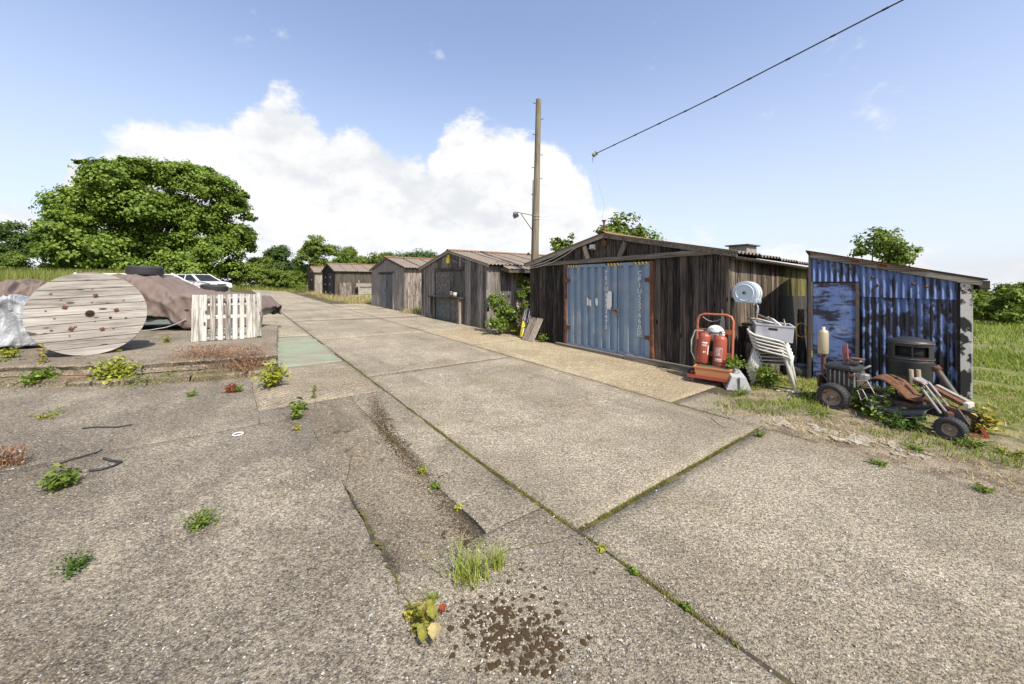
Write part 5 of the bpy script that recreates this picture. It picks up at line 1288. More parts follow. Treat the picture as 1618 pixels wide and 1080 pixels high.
# ------------------------------------------------------------------ blue tin shed
bl, br_ = np.array((5.02, 6.39)), np.array((6.36, 5.27)); bd = br_ - bl; BW = float(np.linalg.norm(bd)); ba = math.atan2(bd[1], bd[0])
bs = thing('tin_shed', 'blue corrugated tin shed blotched with black tar', 'shed', (bl[0], bl[1], .0), ba)
# local x right along the front, y into the shed, z up
hl, hr2 = 2.1, 1.66
zt = lambda x: hl + (hr2 - hl) * x / BW
obj('carcass', MB().prism([(.03, -.05), (BW - .03, -.05), (BW - .03, zt(BW) - .03), (.03, zt(0) - .03)], 1, .06, 1.9), M['dark_beam'], bs)
def tin(name, x0, x1, z0f, z1f, y, m, amp=.012, scallop=True):
    n = int((x1 - x0) / .0762 * 8); xs = np.linspace(x0, x1, n + 1); P = []
    for x in xs:
        yy = y + amp * math.cos((x - x0) / .0762 * 2 * math.pi); P.append([(x, yy + .001 * random.random(), z0f(x) + random.uniform(-.003, .003)), (x, yy, (z0f(x) + z1f(x)) / 2), (x, yy, z1f(x))])
    mb = MB().grid(np.array(P)); Q = np.array(P); Q[..., 1] += .004; mb.grid(Q, flip=True)
    return obj(name, mb, M[m], bs)
DX = .60
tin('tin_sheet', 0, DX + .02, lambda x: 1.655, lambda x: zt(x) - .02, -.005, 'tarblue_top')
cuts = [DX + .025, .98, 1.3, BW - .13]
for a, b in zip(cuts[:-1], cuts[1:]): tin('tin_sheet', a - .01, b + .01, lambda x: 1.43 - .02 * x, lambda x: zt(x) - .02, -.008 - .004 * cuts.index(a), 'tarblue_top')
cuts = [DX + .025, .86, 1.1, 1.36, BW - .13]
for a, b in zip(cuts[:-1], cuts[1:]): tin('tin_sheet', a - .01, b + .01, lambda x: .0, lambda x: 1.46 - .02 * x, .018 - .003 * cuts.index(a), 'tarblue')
dr = obj('door', MB().bbox((DX / 2 + .01, -.012, .83), (DX - .05, .03, 1.6), .006), M['tardoor'], bs)
obj('door_strap', MB().box((DX - .015, -.03, .83), (.045, .02, 1.62)), M['dark_steel'], bs)
obj('corner_angle', MB().box((-.005, -.018, 1.05), (.04, .035, 2.1)), M['dark_steel'], bs)
obj('frame_post', MB().box((-.03, .03, .95), (.035, .06, 1.9)), M['grey_board'], bs)
obj('corner_board', MB().box((BW - .045, -.02, .82), (.1, .028, 1.66)), M['tarpost'], bs)
obj('corner_edge', MB().box((BW + .012, .02, .82), (.022, .06, 1.64)), M['white_wood'], bs)
obj('rust_strip', MB().box((BW + .026, .06, .82), (.01, .05, 1.6)), M['rust'], bs)
fs = obj('fascia', MB().beam((-.0, -.035, hl + .0), (BW + .1, -.035, zt(BW + .1) + .0), .03, .075), M['beam'], bs)
obj('rusty_edge', MB().beam((.0, -.03, hl + .045), (BW * .78, -.03, zt(BW * .78) + .045), .07, .012), M['rust'], bs)
for x in (.78, 1.2): obj('rust_patch', MB().box((x * .72, -.053, zt(x * .72) + .01), (.1, .006, .075)), M['rust'], fs)
rf_ = corr_sheet(2.0, math.hypot(BW + .22, hl - hr2), .0762, .009)
sl = math.atan2(hl - hr2, BW)
for k in range(len(rf_.v)):
    v = rf_.v[k]; rf_.v[k] = np.stack((-.06 + v[:, 1] * math.cos(sl) + v[:, 2] * math.sin(sl), -.06 + v[:, 0], hl + .075 - v[:, 1] * math.sin(sl) + v[:, 2] * math.cos(sl)), 1)
obj('roof', rf_, M['roof'], bs)
obj('eave_end', MB().box((BW + .12, .2, zt(BW + .1) - .03), (.09, .5, .12)), M['dark_beam'], bs)
for x, z in ((.12, 1.97), (.3, 1.92), (.5, 1.86), (.76, 1.72), (.82, 1.6), (1.2, 1.62), (1.33, 1.58)):
    obj('roofing_bolt', MB().lathe([(0, .02), (.018, .014), (.022, 0)], 10, TR(x, -.02, z) @ RX(math.pi / 2)), M['rust'], bs)
for x, z0, z1 in ((.79, 1.45, 1.6), (.86, 1.45, 1.58)): obj('rust_streak', MB().box((x, -.025, (z0 + z1) / 2), (.012, .004, z1 - z0)), M['rust'], bs)

# litter bin
bn_ = np.array((5.66, 5.40)); bin_ = thing('litter_bin', 'black hooded litter bin against the blue tin shed', 'bin', (bn_[0], bn_[1], .0), ba)
E = (.235, .2)
obj('body', MB().lathe([(.0, .02), (.86, .02), (.9, .04), (.98, .5), (1.0, .52), (1.0, .555), (.97, .56)], 40, None, ell=E), M['black_plastic'], bin_)
hood = MB(); n = 48; zs = (.56, .61, .75, .79)
for i in range(n):
    a0, a1 = i * 2 * math.pi / n, (i + 1) * 2 * math.pi / n; mid_ = (a0 + a1) / 2; front_ = abs(((mid_ + math.pi / 2 + math.pi) % (2 * math.pi)) - math.pi) < .85
    for z0, z1 in zip(zs[:-1], zs[1:]):
        if front_ and z0 == .61: continue
        hood.add([(E[0] * .985 * math.cos(a), E[1] * .985 * math.sin(a), z) for a, z in ((a0, z0), (a1, z0), (a1, z1), (a0, z1))], [(0, 1, 2, 3)], True)
obj('hood', hood, M['black_plastic'], bin_, fix=False)
obj('slot_liner', MB().lathe([(0, .55), (.8, .55), (.8, .78), (0, .78)], 30, None, ell=E), M['darkness'], bin_)
obj('lid', MB().lathe([(1.02, .785), (1.03, .8), (.95, .82), (.5, .86), (0, .875)], 40, None, ell=E), M['black_plastic'], bin_)
for z in (.575, .79): obj('band', MB().tube([(E[0] * 1.02 * math.cos(q), E[1] * 1.02 * math.sin(q), z) for q in np.linspace(0, 6.283, 41)[:-1]], .007, 6, closed=True), M['dark_steel'], bin_)
obj('slot_divider', MB().box((0, -E[1] * .985, .68), (.014, .012, .14)), M['black_plastic'], bin_)

M['pale_rust'] = m_rust('pale_rusted_rim', (.34, .24, .17), .45, .6)
# ride-on mower wreck: x forward, y to its left (away from the road)
mr_, mf_ = np.array((4.17, 4.93)), np.array((4.62, 3.98)); md = mf_ - mr_; ML = float(np.linalg.norm(md)); ma = math.atan2(md[1], md[0])
mo = thing('ride_on_mower', 'stripped rusty ride on mower in front of the blue shed', 'mower', (mr_[0], mr_[1], .0), ma)
wheel(mo, 0, .0, .16, .168, .13, 'pale_rust', -1, hub='steel'); wheel(mo, 0, .62, .16, .168, .13, 'rust', 1, hub='steel')
wheel(mo, ML, -.05, .115, .12, .1, 'pale_rust', -1, hub='steel', rk=.5); wheel(mo, ML, .5, .115, .12, .1, 'brass', 1, hub='steel', rk=.5)
obj('chassis', MB().beam((-.2, .14, .24), (ML + .06, .16, .2), .05, .07).beam((-.2, .46, .24), (ML + .06, .44, .2), .05, .07).beam((0, 0, .16), (0, .62, .16), .05, .05).beam((ML, -.02, .13), (ML, .48, .13), .045, .045).beam((.35, .12, .24), (.35, .48, .24), .06, .05).beam((.7, .12, .22), (.7, .48, .22), .06, .05), M['dark_steel'], mo)
en = obj('engine', MB().bbox((.0, .3, .36), (.3, .34, .26), .02), M['dark_steel'], mo)
obj('engine_cover', MB().bbox((.0, .28, .52), (.34, .34, .09), .03), M['black_plastic'], en)
for k in range(6): obj('cooling_fin', MB().box((-.08 + k * .05, .12, .4), (.012, .03, .18)), M['steel'], en)
obj('air_filter', MB().lathe([(0, 0), (.075, 0), (.075, .035), (0, .04)], 16, TR(.1, .3, .605) @ RX(.1)), M['steel'], en)
obj('filter_cap', MB().bbox((.16, .22, .66), (.13, .1, .02), .006), M['rust'], en)
obj('carburettor', MB().bbox((.24, .2, .44), (.09, .1, .1), .015).tube([(.2, .2, .5), (.26, .14, .56), (.3, .2, .6)], .014, 6), M['steel'], en)
obj('pulley', MB().lathe([(0, .0), (.07, 0), (.075, .012), (.06, .018), (.075, .024), (.07, .036), (0, .036)], 18, TR(.06, .3, .2)), M['rust'], en)
obj('drive_belt', MB().tube([(.0, .23, .22), (.5, .2, .2), (.62, .3, .2), (.5, .4, .2), (.0, .37, .22)], .009, 5), M['black_rubber'], mo)
obj('fuel_pipe', MB().tube([(-.1, .12, .5), (-.16, .08, .4), (-.08, .1, .3), (.1, .09, .28)], .008, 5), M['cable'], en)
obj('rear_plate', MB().box((-.22, .3, .3), (.02, .4, .16)), M['rust'], mo)
sil = obj('silencer', MB().lathe([(0, .6), (.055, .6), (.06, .62), (.06, .9), (.05, .93), (.022, .94), (.022, .98), (0, .98)], 20, TR(-.27, .34, .04)), M['brass'], mo)
obj('exhaust_pipe', MB().tube([(-.27, .34, .64), (-.27, .34, .4), (-.22, .33, .3), (-.05, .32, .28)], .026, 10), M['rust'], sil)
obj('lever', MB().tube([(-.06, .42, .5), (-.09, .45, .78)], .014, 6).tube([(-.02, .42, .5), (-.05, .45, .8)], .012, 6), M['red'], mo)
# rusty seat pan / mudguard
P = []
for u in np.linspace(0, 1, 16):
    x = .24 + .52 * u; z = .38 + .15 * math.sin(math.pi * min(1, u * 1.25) ** .9) - .06 * u; wv = .17 + .03 * math.sin(math.pi * u)
    P.append([(x, .3 + v * wv, z - .03 * v * v) for v in np.linspace(-1, 1, 8)])
gd = obj('mudguard', MB().grid(np.array(P)), M['rust'], mo); gd.modifiers.new('t', 'SOLIDIFY').thickness = .006
for k in range(3): obj('guard_slot', MB().beam((.47 + .03 * k, .2 + .08 * k, .534 - .012 * k), (.6 + .03 * k, .2 + .08 * k, .478), .014, .008), M['darkness'], gd)
obj('guard_stay', MB().tube([(.5, .3, .25), (.51, .3, .5)], .013, 6).tube([(.72, .3, .25), (.75, .3, .38)], .013, 6), M['rust'], mo)
# deck plate with turned edge
P = []
for u in np.linspace(0, 1, 14):
    x = .38 + .5 * u; z = .22 - .07 * math.sin(u * math.pi * .9) + .05 * u
    P.append([(x, -.09, z - .05), (x, -.08, z), (x, .12, z + .015), (x, .5, z + .02)])
dk = obj('mower_deck', MB().grid(np.array(P)), M['black_plastic'], mo); dk.modifiers.new('t', 'SOLIDIFY').thickness = .008
obj('deck_edge', MB().tube([(p[0][0], p[0][1], p[0][2]) for p in P], .01, 5), M['steel'], dk)
for k, (a, b) in enumerate((((.78, .0, .54), (.97, -.02, .25)), ((.81, .05, .54), (1.0, .03, .26)), ((.84, .1, .54), (1.03, .08, .27)))):
    obj('linkage_bar', MB().beam(a, b, .03, .012), M['steel'], mo)
obj('pedal_plate', MB().box((.8, .05, .545), (.1, .17, .02), Matrix.Rotation(.6, 3, 'Y')), M['steel'], mo)
for x, y in ((.73, .04), (.77, .1)): obj('control_knob', MB().tube([(x, y, .5), (x - .01, y, .66)], .02, 8), M['brass'], mo)
obj('steering_tube', MB().tube([(.83, .34, .66), (1.0, .3, .38)], .032, 10), M['dark_steel'], mo)
obj('steering_boss', MB().lathe([(0, .02), (.04, .02), (.045, -.03), (0, -.03)], 12, TR(.825, .34, .67) @ RY(-.56)), M['rust'], mo)
obj('bonnet_strip', MB().beam((.84, .22, .47), (1.1, .16, .36), .13, .035).beam((.8, .08, .34), (1.05, .1, .3), .1, .03), M['rust'], mo)
obj('bonnet_top', MB().beam((.86, .25, .485), (1.12, .19, .375), .05, .03), M['beam'], mo)
obj('nose_block', MB().bbox((1.12, .16, .36), (.05, .14, .06), .01), M['white_plastic'], mo)
obj('front_bracket', MB().beam((1.04, .06, .3), (1.12, .06, .16), .03, .08).beam((1.02, .0, .13), (1.03, -.01, .28), .05, .05), M['dark_steel'], mo)
obj('control_wire', MB().tube([(.22, .12, .3), (.3, .0, .33), (.36, -.05, .26), (.3, -.03, .2), (.24, .03, .3)], .005, 5).tube([(.2, .1, .4), (.34, .02, .44), (.42, .0, .3), (.5, .06, .28)], .005, 5), M['pale_cable'], mo)
rp = gpt(1535, 690); tag(obj('broken_plastic', MB().box((0, 0, .02), (.2, .07, .02), Matrix.Rotation(.15, 3, 'Y')).box((.1, .02, .05), (.03, .05, .09), Matrix.Rotation(-.5, 3, 'Y')), M['red'], None, rp, (0, 0, ma + .5)), 'broken red plastic beside the mower front wheel', 'debris')

# ------------------------------------------------------------------ litter on the yard
def strip(name, label, pts, r_, m, cat='debris', flat=1):
    p = np.array([gpt(*q) for q in pts]); o0 = p[0].copy(); q = p - o0; q[:, 2] += r_ + .012
    return tag(obj(name, MB().tube(q, r_, 6), M[m], None, o0), label, cat)
strip('rubber_strip', 'long thin black rubber strip on the grey yard', [(130, 679), (150, 677), (185, 677), (209, 673)], .007, 'black_rubber')
strip('rubber_strip', 'bent black rubber strip ending in a hook', [(141, 747), (160, 745), (180, 739), (192, 733), (176, 731), (164, 727)], .010, 'black_rubber')
strip('rubber_strip', 'faint dark strip behind the bent rubber strip', [(95, 735), (118, 727), (150, 718), (162, 713)], .006, 'cable')
rg = gpt(376, 688); tag(obj('plastic_ring', MB().tube([(.045 * math.cos(q), .045 * math.sin(q), .018) for q in np.linspace(0, 6.283, 25)[:-1]], .006, 6, closed=True), M['white'], None, rg), 'small white plastic ring on the grey yard', 'ring')
lp = gpt(267, 603); tag(obj('paper_scrap', MB().grid(np.array([[(x, y, .03 + .015 * math.sin(x * 60 + y * 40)) for y in np.linspace(-.05, .05, 5)] for x in np.linspace(-.06, .06, 6)])), M['white'], None, lp), 'crumpled white paper scrap by the kerb weeds', 'paper')
# ------------------------------------------------------------------ vegetation
def leaf_quads(C, N, size, asp=.55, fold=.18, rng=RNG):
    """diamond leaves at C with normals N"""
    n = len(C); s = np.broadcast_to(size, (n,))[:, None]
    a = rng.normal(size=(n, 3)); a -= N * (a * N).sum(1, keepdims=True); a /= np.maximum(np.linalg.norm(a, axis=1, keepdims=True), 1e-6)
    b = np.cross(N, a)
    base = C - a * s * .5; tip = C + a * s * .5 - N * s * fold; l = C + b * s * asp * .5 + N * s * fold * .4; r = C - b * s * asp * .5 + N * s * fold * .4
    return np.stack((base, r, tip, l), 1).reshape(-1, 3)
def unit(v): return v / np.maximum(np.linalg.norm(v, axis=-1, keepdims=True), 1e-9)
def crown_pts(lobes, n, rng, clump=.34, fill=.25, per=None):
    """points and outward normals spread through a set of lobes, gathered in clumps"""
    L = np.array([l[:3] for l in lobes]); Rr = np.array([l[3:6] for l in lobes]); w_ = (Rr.prod(1)) ** (2 / 3); w_ = w_ / w_.sum()
    nc = max(20, n // (per or 38)); pick = rng.choice(len(L), nc, p=w_)
    d = unit(rng.normal(size=(nc, 3))); d[:, 2] = np.where(d[:, 2] < -.55, -d[:, 2], d[:, 2])
    rad = np.where(rng.random(nc) < fill, rng.uniform(.45, .85, nc), rng.uniform(.85, 1.1, nc))[:, None]
    CC = L[pick] + d * Rr[pick] * rad
    k = rng.integers(0, nc, n); sp = (Rr[pick].mean(1) * clump)[k][:, None]
    off = rng.normal(size=(n, 3)) * sp * .5; off[:, 2] *= .6
    P = CC[k] + off; N = unit(unit(d[k]) * .75 + unit(off) * .35 + rng.normal(size=(n, 3)) * .45 + np.array((0, 0, .35)))
    return P, N
def tree(name, label, cat, base, lobes, nleaf, lsize, mat, trunk_r=.2, trunk_h=None, seed=1, group=None, asp=.6, clump=.34, fill=.25, limbs=7, per=None, twigs=0):
    rng = np.random.default_rng(seed); base = np.array(base, float)
    root = thing(name, label, cat, base, 0, group)
    P, N = crown_pts(lobes, nleaf, rng, clump, fill, per); keep = P[:, 2] > .03; P, N = P[keep], N[keep]
    V = leaf_quads(P, N, lsize * rng.uniform(.6, 1.3, len(P)), asp, rng=rng)
    obj('crown' if cat == 'tree' else 'foliage', fast_mesh('crown', V, 4), mat, root)
    mb = MB(); L = np.array([l[:3] for l in lobes]); zt = trunk_h or L[:, 2].mean() * .55
    mb.tube([(0, 0, -.2), (.02, .01, zt * .5), (0, .03, zt)], [trunk_r, trunk_r * .8, trunk_r * .62], 9)
    for i in np.argsort(-L[:, 2])[:limbs]:
        e = L[i] * [.9, .9, .95]; m_ = np.array((0, 0, zt * .85)) * .45 + e * .55 + rng.normal(size=3) * .05 * np.linalg.norm(e) + np.array((0, 0, .08 * zt))
        mb.tube([(0, 0, zt * .75), m_ * .6 + np.array((0, 0, zt * .75)) * .4, m_, e], [trunk_r * .5, trunk_r * .36, trunk_r * .22, trunk_r * .06], 6)
    obj('trunk' if cat == 'tree' else 'stems', mb, M['bark'], root)
    return root
def lobes_dome(w_, d_, h, n, seed, z0=0., r0=.26):
    """lobes filling a domed crown of width w_, depth d_, from z0 to h"""
    r = np.random.default_rng(seed); out = []
    for _ in range(n):
        a = r.uniform(0, 2 * math.pi); q = r.uniform(0, 1) ** .5; u = r.uniform(0, 1)
        zc = z0 + (h - z0) * (.12 + .72 * u); k = math.sqrt(max(.05, 1 - max(0, (u - .25) / .8) ** 2))
        R_ = r0 * w_ * r.uniform(.7, 1.15) * .8
        out.append((math.cos(a) * q * k * (w_ / 2 - R_ * .8), math.sin(a) * q * k * (d_ / 2 - R_ * .8), min(zc, h - R_ * .75), R_, R_ * d_ / w_ if d_ < w_ else R_, R_ * .8))
    return out
def fpt(px, Y): 
    x = (px - CX) / F * Y; return np.array((x, Y, float(gz(x, Y))))
def from_px(px0, px1, pytop, Y, seed, n=14, depth=None, r0=.26, z0=0.):
    b = fpt((px0 + px1) / 2, Y); k = math.cos(math.atan((((px0 + px1) / 2) - CX) / F))
    w_ = (px1 - px0) / F * Y * k * 1.22; h = EYE + (HY - pytop) / F * Y - b[2]
    return b, lobes_dome(w_, depth or w_ * .8, h, n, seed, z0, r0), w_, h

# the big sycamore, lobes placed to its outline
Yt = 36.0; tb = fpt(243, Yt); kx = Yt / F
outl = [(130, 330, 46), (180, 285, 42), (235, 278, 40), (290, 285, 44), (335, 300, 42), (365, 330, 36), (375, 375, 34), (105, 360, 36), (155, 350, 50), (215, 335, 55), (270, 340, 55), (320, 355, 50), (120, 400, 44), (170, 400, 48), (230, 395, 52),
        (290, 400, 52), (345, 400, 44), (385, 390, 24), (85, 375, 24), (150, 285, 26), (205, 265, 22), (270, 268, 22), (320, 275, 20), (380, 310, 16), (398, 372, 12), (135, 430, 36), (210, 435, 40), (300, 435, 40), (360, 430, 30), (130, 262, 12), (395, 345, 14)]
lob = []; ru = np.random.default_rng(3); ux = np.array((1.0, .0)); cs = math.cos(math.atan((243 - CX) / F))
for px, py, r in outl:
    for dd in (-1, 1):
        x = (px - 243) * kx * cs; dx_, dy_ = np.array((.73, .68)) * x        # spread across the line of sight
        back = np.array((-.68, .73)) * ru.uniform(-.2, 3.2) * dd
        rr_ = r * kx * .95 * cs
        # keep the seen height: compensate for being nearer or farther
        Yp = Yt + dy_ + back[1]; Xp = tb[0] + dx_ + back[0]
        z = EYE + (HY - py) / F * Yp - tb[2]; Xp = (px - CX) / F * Yp
        lob.append((Xp - tb[0], Yp - tb[1], z, rr_, rr_, rr_ * .85))
tree('sycamore_tree', 'broad dome shaped tree rising behind the parked cars', 'tree', tb, lob, 130000, .25, M['leaf_syc'], .45, 4.0, 5, asp=.8, clump=.38, per=64, fill=.2)

row = 'trees along the far boundary'
specs = [  # px0, px1, pytop, Y, material, leaves, size, label
    (-60, 90, 345, 34, 'leaf_dark', 15000, .26, 'dark bushy tree beside the big dome tree'),
    (395, 470, 386, 52, 'leaf_dark', 9000, .34, 'dark round tree right of the big dome tree'),
    (462, 540, 366, 50, 'leaf_mid', 9000, .32, 'tall loose tree above the smallest far garage'),
    (528, 585, 386, 48, 'leaf_light', 8000, .30, 'light green tree behind the black doored garage'),
    (565, 640, 396, 46, 'leaf_mid', 8000, .30, 'mid green tree behind the long tarred garage'),
    (615, 720, 398, 44, 'leaf_dark', 9000, .28, 'low spreading tree behind the plain doored garage'),
]
for i, (a, b, t, Y, m, nl, sz, lab) in enumerate(specs):
    base, lb, w_, h = from_px(a, b, t, Y, 40 + i, 26, r0=.22 if i != 2 else .17)
    tree('boundary_tree', lab, 'tree', base, lb, int(nl * 1.9), sz * .72, M[m], .16, None, 60 + i, row, clump=.42, per=30)
bushes = [
    (-90, 20, 385, 32, 'leaf_dark', 7000, .22, 'dark bush at the left end of the meadow'),
    (380, 440, 405, 46, 'leaf_mid', 6000, .26, 'bush between the dome tree and the round tree'),
    (440, 500, 405, 56, 'leaf_dark', 6000, .3, 'dark bush behind the tall loose tree'),
    (500, 570, 410, 56, 'leaf_mid', 6000, .3, 'bush behind the light green tree'),
    (570, 650, 408, 54, 'leaf_light', 6000, .3, 'pale bush rising above the long garage roof'),
    (630, 720, 405, 52, 'leaf_mid', 6000, .3, 'bush rising above the plain door garage roof'),
    (-20, 60, 398, 27, 'leaf_mid', 6000, .16, 'green bush left of the tall meadow grass'),
    (355, 420, 416, 39, 'leaf_light', 7000, .22, 'pale bush beside the far white car'),
    (400, 455, 425, 40, 'leaf_mid', 6000, .2, 'low green bush where the road bends away'),
    (440, 492, 428, 42, 'leaf_light', 6000, .2, 'pale low bush beside the maroon door'),
    (180, 290, 425, 33, 'leaf_mid', 7000, .2, 'low bush under the big dome tree'),
    (60, 170, 412, 33, 'leaf_dark', 7000, .2, 'dark low bush under the big dome tree'),
]
for i, (a, b, t, Y, m, nl, sz, lab) in enumerate(bushes):
    base, lb, w_, h = from_px(a, b, t, Y, 80 + i, 12, r0=.24)
    tree('bush', lab, 'bush', base, lb, int(nl * 1.5), sz * .8, M[m], .05, None, 90 + i, 'bushes along the boundary', clump=.4, per=30)
# trees showing over the roofs
base, lb, w_, h = from_px(925, 1035, 340, 15, 7, 16, r0=.22, z0=1.8); tree('garden_tree', 'small leafy tree showing over the black garage roof', 'tree', base, lb, 4200, .15, M['leaf_mid'], .1, None, 21, clump=.5, per=20)
base, lb, w_, h = from_px(865, 920, 362, 16, 8, 12, r0=.2, z0=1.6); tree('garden_tree', 'thin tree behind the left slope of the black garage', 'tree', base, lb, 1500, .15, M['leaf_mid'], .08, None, 22, clump=.6, per=14)
base, lb, w_, h = from_px(1325, 1455, 356, 13, 9, 18, r0=.2, z0=.6); tree('garden_tree', 'leafy tree behind the blue tin shed', 'tree', base, lb, 6500, .12, M['leaf_mid'], .1, None, 23, clump=.5, per=22)
base, lb, w_, h = from_px(766, 796, 392, 24, 11, 6, r0=.26, z0=1.2); tree('garden_tree', 'small tree top above the patched door garage roof', 'tree', base, lb, 900, .2, M['leaf_mid'], .08, None, 24)
# right hedge
hs = [(1500, 1600, 450, 15), (1560, 1690, 442, 15.5), (1640, 1800, 438, 17), (1465, 1565, 447, 22), (1780, 1960, 450, 22), (1380, 1470, 462, 25), (1290, 1390, 455, 28)]
for i, (a, b, t, Y) in enumerate(hs):
    base, lb, w_, h = from_px(a, b, t, Y, 120 + i, 26, r0=.2, depth=3.2)
    tree('hedge_bush', ['round green hedge bush past the shed corner', 'tall hedge bush at the field edge', 'far field hedge bush beyond the track', 'low hedge bush hidden behind the tin shed', 'hedge bush out along the field', 'hedge bush behind the tin shed tree', 'hedge bush behind the black garage'][i], 'bush', base, lb, 9000, .14, M['leaf_mid' if i % 2 else 'leaf_light'], .05, None, 130 + i, 'field hedge', clump=.4, per=30)
# shrub between the garages, with white flowers
def shrub(label, px, py, wpx, toppx, m, n, ls, seed, name='shrub', flowers=0, depth=None, group=None):
    b = gpt(px, py); Y = b[1]; w_ = wpx / F * Y; h = (py - toppx) / F * Y
    lb = lobes_dome(w_, depth or w_ * .8, h, 9, seed, 0, .27)
    t_ = tree(name, label, 'shrub', b, lb, n, ls, M[m], .02, None, seed, group, clump=.45, per=22, limbs=9, asp=.5)
    if flowers:
        r = np.random.default_rng(seed); P, N = crown_pts(lb, flowers, r, .2, 0)
        V = np.concatenate([leaf_quads(P + N * .02, unit(N + r.normal(size=N.shape) * .6), .05, .7, rng=r) for _ in range(4)])
        obj('flowers', fast_mesh('flowers', V, 4), M['flower'], t_, kind='stuff')
    return t_
shrub('leafy shrub with white flowers by the grey garage corner', 790, 527, 66, 462, 'leaf_light', 5200, .075, 201, flowers=22)
shrub('climbing shrub filling the gap by the small window', 826, 515, 40, 424, 'leaf_mid', 3600, .075, 202)
shrub('low reddish shrub behind the yellow cone', 815, 526, 40, 490, 'leaf_ochre', 1500, .05, 203)

# ------------------------------------------------------------------ weeds
def blades(P, h, w_, lean, rng, seg=2):
    """curved tapered blades, (N) roots -> quads"""
    n = len(P); a = rng.uniform(0, 2 * np.pi, n); d = np.stack((np.cos(a), np.sin(a), np.zeros(n)), 1); s = np.stack((-np.sin(a), np.cos(a), np.zeros(n)), 1)
    h = (h * rng.uniform(.5, 1.25, n))[:, None]; ln = (lean * rng.uniform(.2, 1.3, n))[:, None] * h; w_ = np.broadcast_to(w_, (n,))[:, None] * rng.uniform(.7, 1.3, (n, 1))
    up = np.array((0, 0, 1.)); out = []
    ts = np.linspace(0, 1, seg + 1)
    for t0, t1 in zip(ts[:-1], ts[1:]):
        p0 = P + up * h * (t0 - .15 * t0 * t0) + d * ln * t0 ** 1.8; p1 = P + up * h * (t1 - .15 * t1 * t1) + d * ln * t1 ** 1.8
        w0, w1 = w_ * (1 - t0 * .9) * .5, w_ * (1 - t1 * .93) * .5
        out.append(np.stack((p0 - s * w0, p0 + s * w0, p1 + s * w1, p1 - s * w1), 1))
    return np.concatenate(out).reshape(-1, 3)
def weed(label, px, py, kind, hpx, wpx, seed=0, mats=None, n=None, cat='weed', zoff=0., at_z=None, group='weeds in the cracks'):
    rng = np.random.default_rng(seed * 13 + int(px * 7 + py)); b = gpt(px, py) if at_z is None else np.array(((px - CX) / F * F * (EYE - at_z) / (py - HY), F * (EYE - at_z) / (py - HY), at_z)); Y = b[1]; h = hpx / F * Y; w_ = wpx / F * Y
    root = thing({'grass': 'grass_tuft'}.get(kind, 'weed'), label, cat, b, 0, group)
    if kind == 'grass':
        n = n or 110; P = np.concatenate((rng.normal(size=(n, 2)) * w_ * .16, np.zeros((n, 1))), 1)
        obj('blades', fast_mesh('b', blades(P, h, .007, 1.0, rng, 3), 4), mats or M['tuft'], root)
    elif kind in ('bush', 'low', 'stem', 'dock'):
        ns = {'bush': 22, 'low': 16, 'stem': 3, 'dock': 9}[kind] if n is None else n
        st_ = MB(); C, N, Sz = [], [], []
        for i in range(ns):
            a = rng.uniform(0, 6.28); r_ = w_ / 2 * math.sqrt(rng.random()) * (1 if kind != 'stem' else .4)
            hh = h * rng.uniform(.55, 1.05) * (1 - .45 * (r_ / (w_ / 2)) ** 2) if kind != 'low' else h * rng.uniform(.3, 1)
            e = np.array((math.cos(a) * r_, math.sin(a) * r_, hh)); m_ = e * [.45, .45, .6]
            st_.tube([(0, 0, -.01), m_, e], [.0035, .0028, .0015], 4, caps=False)
            nl = {'bush': 11, 'low': 12, 'stem': 26, 'dock': 7}[kind]
            for t in rng.uniform(.3 if kind == 'bush' else .1, 1, nl):
                p = m_ * 2 * t * (1 - t) + e * t * t; sp = {'bush': .028, 'low': .02, 'stem': .014, 'dock': .03}[kind] * (h / .25) ** .5
                C.append(p + rng.normal(size=3) * sp); N.append(rng.normal(size=3) * .55 + np.array((0, 0, 1.)) + np.array((math.cos(a), math.sin(a), 0)) * .3); Sz.append({'bush': .052, 'low': .03, 'stem': .034, 'dock': .085}[kind] * rng.uniform(.6, 1.3) * max(.7, (h / .25) ** .4))
        C = np.array(C); C[:, 2] = np.maximum(C[:, 2], .008)
        obj('leaves', fast_mesh('l', leaf_quads(C, unit(np.array(N)), np.array(Sz), .55 if kind != 'dock' else .4, rng=rng), 4), mats or M['leaf_mid'], root)
        obj('stems', st_, M['leaf_mid'] if kind != 'stem' else M['dry'], root, fix=False)
    elif kind == 'tangle':
        n = n or 160; P = np.concatenate((rng.uniform(-1, 1, (n, 1)) * w_ / 2, rng.normal(size=(n, 1)) * w_ * .1, np.zeros((n, 1))), 1)
        obj('stems', fast_mesh('b', blades(P, h, .008, 1.0, rng, 3), 4), mats or M['dry'], root)
        C = P[rng.integers(0, n, n * 3)] + np.concatenate((rng.normal(size=(n * 3, 2)) * .04, rng.uniform(.02, 1, (n * 3, 1)) * h), 1)
        obj('seed_heads', fast_mesh('l', leaf_quads(C, unit(rng.normal(size=C.shape)), .03, .5, rng=rng), 4), mats or M['dry'], root)
    return root
W = weed
W('bright grass tuft in the cracked strip', 742, 912, 'grass', 42, 96, 1, n=150)
W('stray grass tuft beside the bright one', 786, 895, 'grass', 34, 46, 2, n=50)
W('tiny grass sprout above the yellowing leaves', 683, 950, 'grass', 16, 26, 3, n=50)
W('small blue green rosette in the moss line', 688, 771, 'low', 8, 22, 4)
W('small yellow green sprig in the moss line', 668, 748, 'low', 12, 18, 5, M['leaf_yellow'])
W('creeping weed on the pale patch of yard', 318, 832, 'low', 28, 62, 6, n=26)
W('grey green creeping weed low on the yard', 118, 903, 'low', 26, 56, 7, M['leaf_dark'], n=24)
